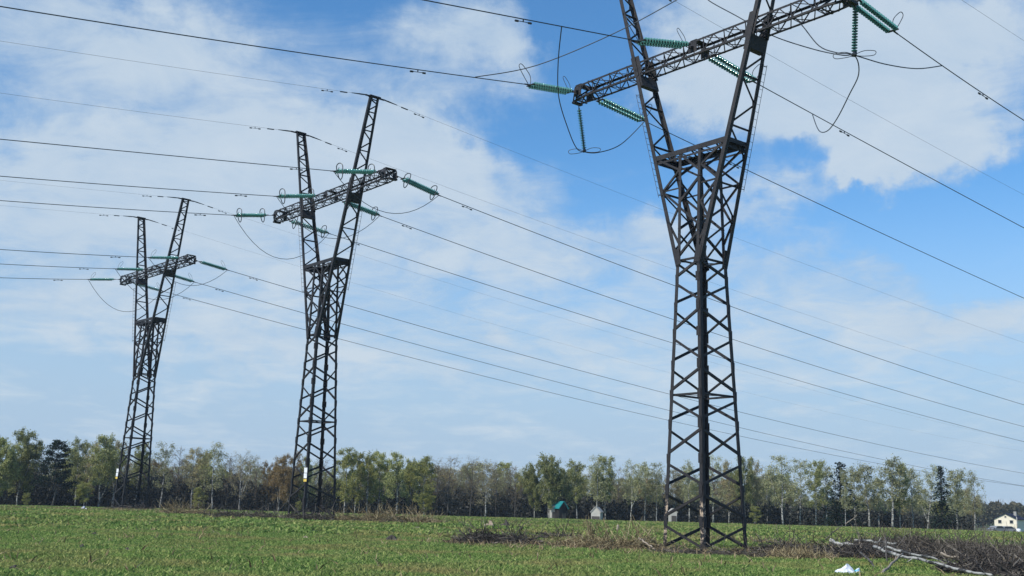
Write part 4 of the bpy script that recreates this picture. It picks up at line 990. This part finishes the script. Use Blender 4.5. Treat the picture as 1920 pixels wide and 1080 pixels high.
stick([lift(1602, 1012, 58), lift(1640, 1016, 58), lift(1680, 1018, 58)], .075, 'birch_bark', 'birch_log', 'thin greyish log lying flat in the brush above the pale birch logs', 'log', LG)
stick([lift(1762, 1038, 50), lift(1800, 1046, 50), lift(1820, 1048, 50)], .06, 'straw_wood', 'branch', 'thin yellowish branch in the dark brush right of the pale birch logs', 'branch', 'loose branches')
stick([lift(1652, 1077, 37.5), lift(1672, 1056, 41), lift(1692, 1038, 45)], .05, 'straw_wood', 'branch', 'straight tan branch leaning against the longest birch log', 'branch', 'loose branches')
stick([lift(1614, 1037, 47), lift(1630, 1052, 44), lift(1645, 1069, 42)], .045, 'bark', 'branch', 'dark thin branch slanting down left of the longest birch log', 'branch', 'loose branches')
stick([lift(1660, 1008, 47), lift(1661, 1028, 46.5), lift(1664, 1062, 46)], .035, 'bark', 'branch', 'thin dark upright stick crossing the pale birch logs', 'branch', 'loose branches')
stick([lift(1198, 1009, 52), lift(1216, 1022, 51.5), lift(1234, 1034, 51)], .05, 'straw_wood', 'branch', 'straight tan pole leaning in the brush beside the left leg of the near pylon', 'branch', 'loose branches')
stick([lift(912, 1029, 52), lift(922, 1023, 52), lift(934, 1016, 52)], .035, 'straw_wood', 'branch', 'pale thin stick poking out of the long dark brush heap', 'branch', 'loose branches')
stick([lift(860, 994, 54), lift(872, 1004, 54), lift(882, 1012, 54)], .03, 'bark', 'branch', 'dark thin stick rising from the left end of the long dark brush heap', 'branch', 'loose branches')
stick([lift(1548, 1012, 56), lift(1562, 998, 56), lift(1580, 985, 56)], .03, 'bark', 'branch', 'dark bent branch standing up behind the short lone birch log', 'branch', 'loose branches')
stick([lift(1585, 982, 150), lift(1600, 972, 150), lift(1607, 965, 150)], .06, 'straw_wood', 'branch', 'leaning pale stick in front of the left spruce', 'branch', 'loose branches')

# leafless scrub standing in the tan brush
def scrub(px, pyb, r, h, n, seed, label, mat='brush_tan', sp=.28):
    rng = np.random.default_rng(seed); g = at(px, pyb, r); g[2] = ground_z(g[0], g[1]); S_, E_ = [], []
    for k in range(n):
        a = rng.uniform(0, 6.28); l = h * rng.uniform(.5, 1.05); p = V(rng.normal(0, .15), rng.normal(0, .15), 0); d = unit(V(math.cos(a) * sp, math.sin(a) * sp, 1)); m = p + d * l * .55; e = m + unit(d + rng.normal(0, .22, 3)) * l * .45
        S_ += [p, m]; E_ += [m, e]
        for j in range(5):
            q0 = p + (m - p) * rng.uniform(.4, 1) if j < 2 else m + (e - m) * rng.uniform(0, .8); S_.append(q0); E_.append(q0 + unit(d + rng.normal(0, .55, 3)) * l * rng.uniform(.15, .32))
    o = link('dry_shrub', np_mesh('dry_shrub', (v := twig_quads(np.array(S_), np.array(E_), .028, rng)), np.arange(len(v)).reshape(-1, 4), M[mat])); o.location = g
    tag(o, label, 'shrub', 'leafless shrubs in the field'); return o
scrub(1112, 1028, 53, 1.55, 16, 1, 'tall leafless tan shrub below the small white gable')
scrub(1140, 1032, 52, 1.2, 9, 2, 'thin reddish leafless shrub just left of the pale post')
scrub(1082, 1034, 52, .9, 14, 3, 'low leafless tan shrub, leftmost of the shrubs by the near pylon')
scrub(1205, 1024, 54, .9, 9, 4, 'leafless shrub right next to the left leg of the near pylon', sp=.4)
scrub(1590, 1002, 58, .9, 9, 5, 'bare dark shrub above the short lone birch log', 'brush', .4)
scrub(1660, 1000, 62, .9, 9, 6, 'bare dark shrub above the pale birch logs', 'brush', .5)
scrub(1770, 1000, 64, .8, 9, 7, 'bare dark shrub on the big brush heap left of the cream house', 'brush', .5)
scrub(780, 972, 86, 1.6, 12, 8, 'leafless shrub at the right end of the reddish brush heap', sp=.5)
scrub(700, 972, 85, 1.1, 14, 9, 'leafless shrub in the middle of the reddish brush heap', sp=.6)
scrub(320, 966, 100, 1.3, 16, 10, 'leafless tan shrub right of the far left pylon', sp=.35)
scrub(880, 1008, 56, .8, 9, 11, 'thin leafless shrub over the long dark brush heap', 'brush', .5)

def crumple(px, py, r, w, h, mat, seed, name, label, cat, group=None, squash=.7):
    rng = np.random.default_rng(seed); g = at(px, py, r); g[2] = ground_z(g[0], g[1]) + .01
    N, K = 26, 10; ph = rng.uniform(0, 6, 8); vs = []
    for j in range(K + 1):
        t = j / K * PI / 2
        for i in range(N):
            a = 2 * PI * i / N; f = 1 + .22 * math.sin(3 * a + ph[0] + t) + .16 * math.sin(5 * a + ph[1] - 2 * t) + .1 * math.sin(9 * a + ph[2] + 3 * t) + rng.normal(0, .04)
            rr = math.cos(t) * f; hh = math.sin(t) * (1 + .3 * math.sin(2 * a + ph[3]))
            vs.append((w / 2 * rr * math.cos(a), w / 2 * squash * rr * math.sin(a), h * hh * (.75 + .25 * math.cos(a - ph[4]))))
    b = MB(); b.add(vs, [(j * N + i, j * N + (i + 1) % N, (j + 1) * N + (i + 1) % N, (j + 1) * N + i) for j in range(K) for i in range(N)])
    o = b.build(name, M[mat]); o.location = g; tag(o, label, cat, group); return o
crumple(1588, 1078, 34.5, .66, .27, 'bag', 1, 'plastic_bag', 'crumpled white plastic bag at the bottom edge of the grass', 'plastic bag', 'litter')
crumple(1612, 1068, 36.5, .42, .16, 'blue_bag', 2, 'plastic_bag', 'small blue and white plastic bag behind the crumpled white one', 'plastic bag', 'litter')
crumple(1598, 1061, 38, .16, .12, 'blue_bag', 3, 'plastic_scrap', 'bright blue scrap of plastic left of the blue and white bag', 'litter', 'litter')
crumple(158, 962, 112, .75, .30, 'bag', 4, 'sack', 'white sack on the grass left of the far left pylon', 'sack', 'litter')
crumple(916, 988, 78, .8, .36, 'stone', 5, 'boulder', 'pale brown boulder in the grass above the long dark brush heap', 'boulder', 'boulders in the field')
crumple(946, 989, 78, .65, .42, 'dark_stone', 6, 'boulder', 'dark grey boulder right of the pale brown one', 'boulder', 'boulders in the field')
crumple(735, 1019, 56, .5, .30, 'dark_stone', 7, 'clod', 'dark clod of earth alone in the grass below the middle pylon', 'clod', 'clods in the grass')
crumple(572, 1021, 56, .4, .12, 'stone', 8, 'clod', 'small tan clod in the grass straight below the middle pylon', 'clod', 'clods in the grass')
for k, (px, py) in enumerate(((155, 1027), (30, 1071), (72, 978), (180, 1002), (240, 1033))):
    crumple(px, py + 3, None or float(np.hypot(*at(px, py + 3)[:2])), .34, .13, 'dark_stone', 20 + k, 'clod', ['dark molehill left of the far left pylon base in the near grass', 'dark molehill in the bottom left corner', 'dark molehill near the left edge below the pine', 'dark molehill right below the white sack', 'dark molehill in the left part of the grass, below the far left pylon'][k], 'molehill', 'clods in the grass')
g = at(1158, 990, 76); g[2] = ground_z(g[0], g[1]); b = MB(); b.tube([g + V(0, 0, -.2), g + V(.01, 0, .42), g + V(.02, 0, .47)], [.085, .08, .05], 8); tag(b.build('post', M['straw_wood'], None, True), 'short pale wooden post in the grass left of the near pylon', 'post')

# ------------------------------------------------------------------ houses
def gable_house(name, px, r, w, d, eave, ridge, turn, wall, roof, label, cat, windows=(), door=None, base_drop=.3, over=.3):
    g = on_ground(px, r); root = empty(name, (g[0], g[1], g[2]), math.atan2(-g[0], g[1]) + turn); tag(root, label, cat, None)
    b = MB(); x, z0 = w / 2, -base_drop   # gable end faces -y
    b.add([(-x, 0, z0), (x, 0, z0), (x, 0, eave), (0, 0, ridge), (-x, 0, eave), (-x, d, z0), (x, d, z0), (x, d, eave), (0, d, ridge), (-x, d, eave)],
          [(0, 1, 2, 3, 4), (9, 8, 7, 6, 5), (1, 6, 7, 2), (5, 0, 4, 9), (2, 7, 8, 3), (9, 4, 3, 8)]); b.build('wall', M[wall], root)
    rf = MB(); sl = math.hypot(x, ridge - eave)
    for s in (-1, 1):
        u = unit(V(s * x, 0, eave - ridge)); n = unit(V(s * (ridge - eave), 0, x)); top = V(0, 0, ridge)
        rf.frame_box(top + V(0, -over, 0), top + V(0, d + over, 0), u, n, -.02 if s < 0 else .012, sl + over, .02, .14)
    ro = rf.build('roof', M[roof], root)
    if name == 'house':
        ch = MB(); ch.box((x * .45, d * .55, ridge - .1), .55, .55, 1.3); ch.build('chimney', M['greyroof'], ro)
    for wx, wz, ww, wh in windows:
        fr = MB(); t = .08
        for a_ in (-1, 1):
            fr.box((wx + a_ * (ww / 2 + t / 2), -.04, wz), t, .08, wh + 2 * t); fr.box((wx, -.04, wz + a_ * (wh / 2 + t / 2)), ww, .08, t)
        f = fr.build('window', M['whitewall'], root); p = MB(); p.box((wx, -.015, wz), ww, .03, wh); p.build('pane', M['pane'], f)
    if door:
        p = MB(); p.box((door[0], -.03, door[1] / 2 - base_drop / 2), door[2], .06, door[1] + base_drop); p.build('door', M['darkwood'], root)
    return root
gable_house('house', 1884, 270, 4.7, 7, 2.95, 4.1, -.26, 'cream', 'navyroof', 'cream two-window house with a dark navy roof at the far right', 'house', [(-1.2, 2.4, .62, .62), (1.2, 2.4, .62, .62), (0, 3.45, .28, .28)], (.2, 1.25, 1.7))
gable_house('shed', 1117, 186, 1.5, 2.2, 1.5, 2.3, -.2, 'whitewall', 'greyroof', 'small whitish gable hut at the foot of the trees left of the near pylon', 'shed', [], (0, .85, 1.3), .4, .12)
gable_house('shed', 1056, 194.5, 1.7, 2.2, 2.1, 3.15, .62, 'darkwall', 'tealroof', 'dark shed with a bright teal roof among the trees', 'shed', [], (.2, 1.3, .8), .4, .25)
gable_house('shed', 1040, 195, 1.0, 1.6, 1.9, 2.35, .3, 'whitewall', 'greyroof', 'small white lean hut touching the left of the teal-roofed shed', 'shed', [], (.02, 1.45, .9), .4, .1)
gable_house('shed', 1263, 188, 1.1, 1.6, 1.75, 2.3, .2, 'whitewall', 'greyroof', 'small pale hut seen through the left side of the near pylon', 'shed', [], (.05, 1.2, .8), .4, .1)
def car(px, r, label, yaw):
    g = on_ground(px, r); root = empty('parked_car', tuple(g), yaw); tag(root, label, 'car', 'cars by the cream house')
    prof = [(-2.1, .35), (-2.1, .82), (-1.3, .95), (-.75, 1.42), (.75, 1.45), (1.55, 1.0), (2.1, .9), (2.1, .35)]
    b = MB(); n = len(prof); b.add([(x, -.82, z) for x, z in prof] + [(x, .82, z) for x, z in prof], [tuple(range(n)), tuple(range(2 * n - 1, n - 1, -1))] + [(k, k + n, (k + 1) % n + n, (k + 1) % n) for k in range(n)]); b.build('body', M['carpaint'], root)
    w = MB()
    for s in (-1, 1): w.add([(-1.15, s * .83, .98), (1.35, s * .83, .98), (.7, s * .83, 1.36), (-.7, s * .83, 1.34)], [(0, 1, 2, 3)])
    w.build('side_window', M['pane'], root)
    for x in (-1.3, 1.3):
        for s in (-1, 1):
            t = MB(); t.lathe([(.02, -.1), (.31, -.1), (.33, 0), (.31, .1), (.02, .1)], 14); o = t.build('wheel', M['tyre'], root); o.location = (x, s * .76, .33)
    return root
car(1866, 252, 'white car left of the cream house, half hidden by the field', .5)
car(1884, 255, 'pale car in front of the cream house door', .2)
g = on_ground(1907, 250); b = MB(); b.lathe([(.02, 0), (.42, 0), (.46, .3), (.46, .8), (.40, .95), (.02, 1.0)], 16, 2); o = b.build('barrel', M['bag'], None, True); o.location = g; tag(o, 'whitish barrel right of the cream house', 'barrel')
def fence(px0, px1, r, h, label):
    a, b_ = on_ground(px0, r), on_ground(px1, r); root = empty('fence', tuple((a + b_) / 2)); tag(root, label, 'fence'); c = (a + b_) / 2
    n = 9
    for k in range(n):
        p = a + (b_ - a) * k / (n - 1) - c; q_ = MB(); q_.box((p[0], p[1], h / 2), .10, .10, h); q_.build('fence_post', M['darkwood'], root)
    q_ = MB()
    for z in (.35, .7, h - .1): q_.frame_box((a - c)[:3] * V(1, 1, 0) + V(0, 0, z), (b_ - c)[:3] * V(1, 1, 0) + V(0, 0, z), unit(np.cross(b_ - a, V(0, 0, 1))), V(0, 0, 1), .055, .085, -.06, .06)
    q_.build('rail', M['darkwood'], root); return root
fence(1800, 1862, 246, 1.1, 'low dark rail fence at the field edge left of the cream house')
g = on_ground(1905, 258); b = MB(); b.tube([g, g + V(0, 0, 3.4)], [.10, .08], 8); tag(b.build('pole', M['greyroof'], None, True), 'thin grey pole right in front of the right side of the cream house', 'pole')

# ------------------------------------------------------------------ air
def _haze():
    m = bpy.data.materials.new('pale_air'); m.use_nodes = True; nt = m.node_tree; nt.nodes.clear()
    v = nt.nodes.new('ShaderNodeVolumePrincipled'); v.inputs['Color'].default_value = (.72, .86, 1, 1); v.inputs['Density'].default_value = .00018; v.inputs['Anisotropy'].default_value = 0.0
    o = nt.nodes.new('ShaderNodeOutputMaterial'); nt.links.new(v.outputs[0], o.inputs['Volume']); return m
b = MB(); b.box((0, 0, 17.5), 9600, 9600, 39.5)
tag(b.build('haze', _haze()), 'thin pale haze that fills the air over the field', 'haze', kind='stuff')
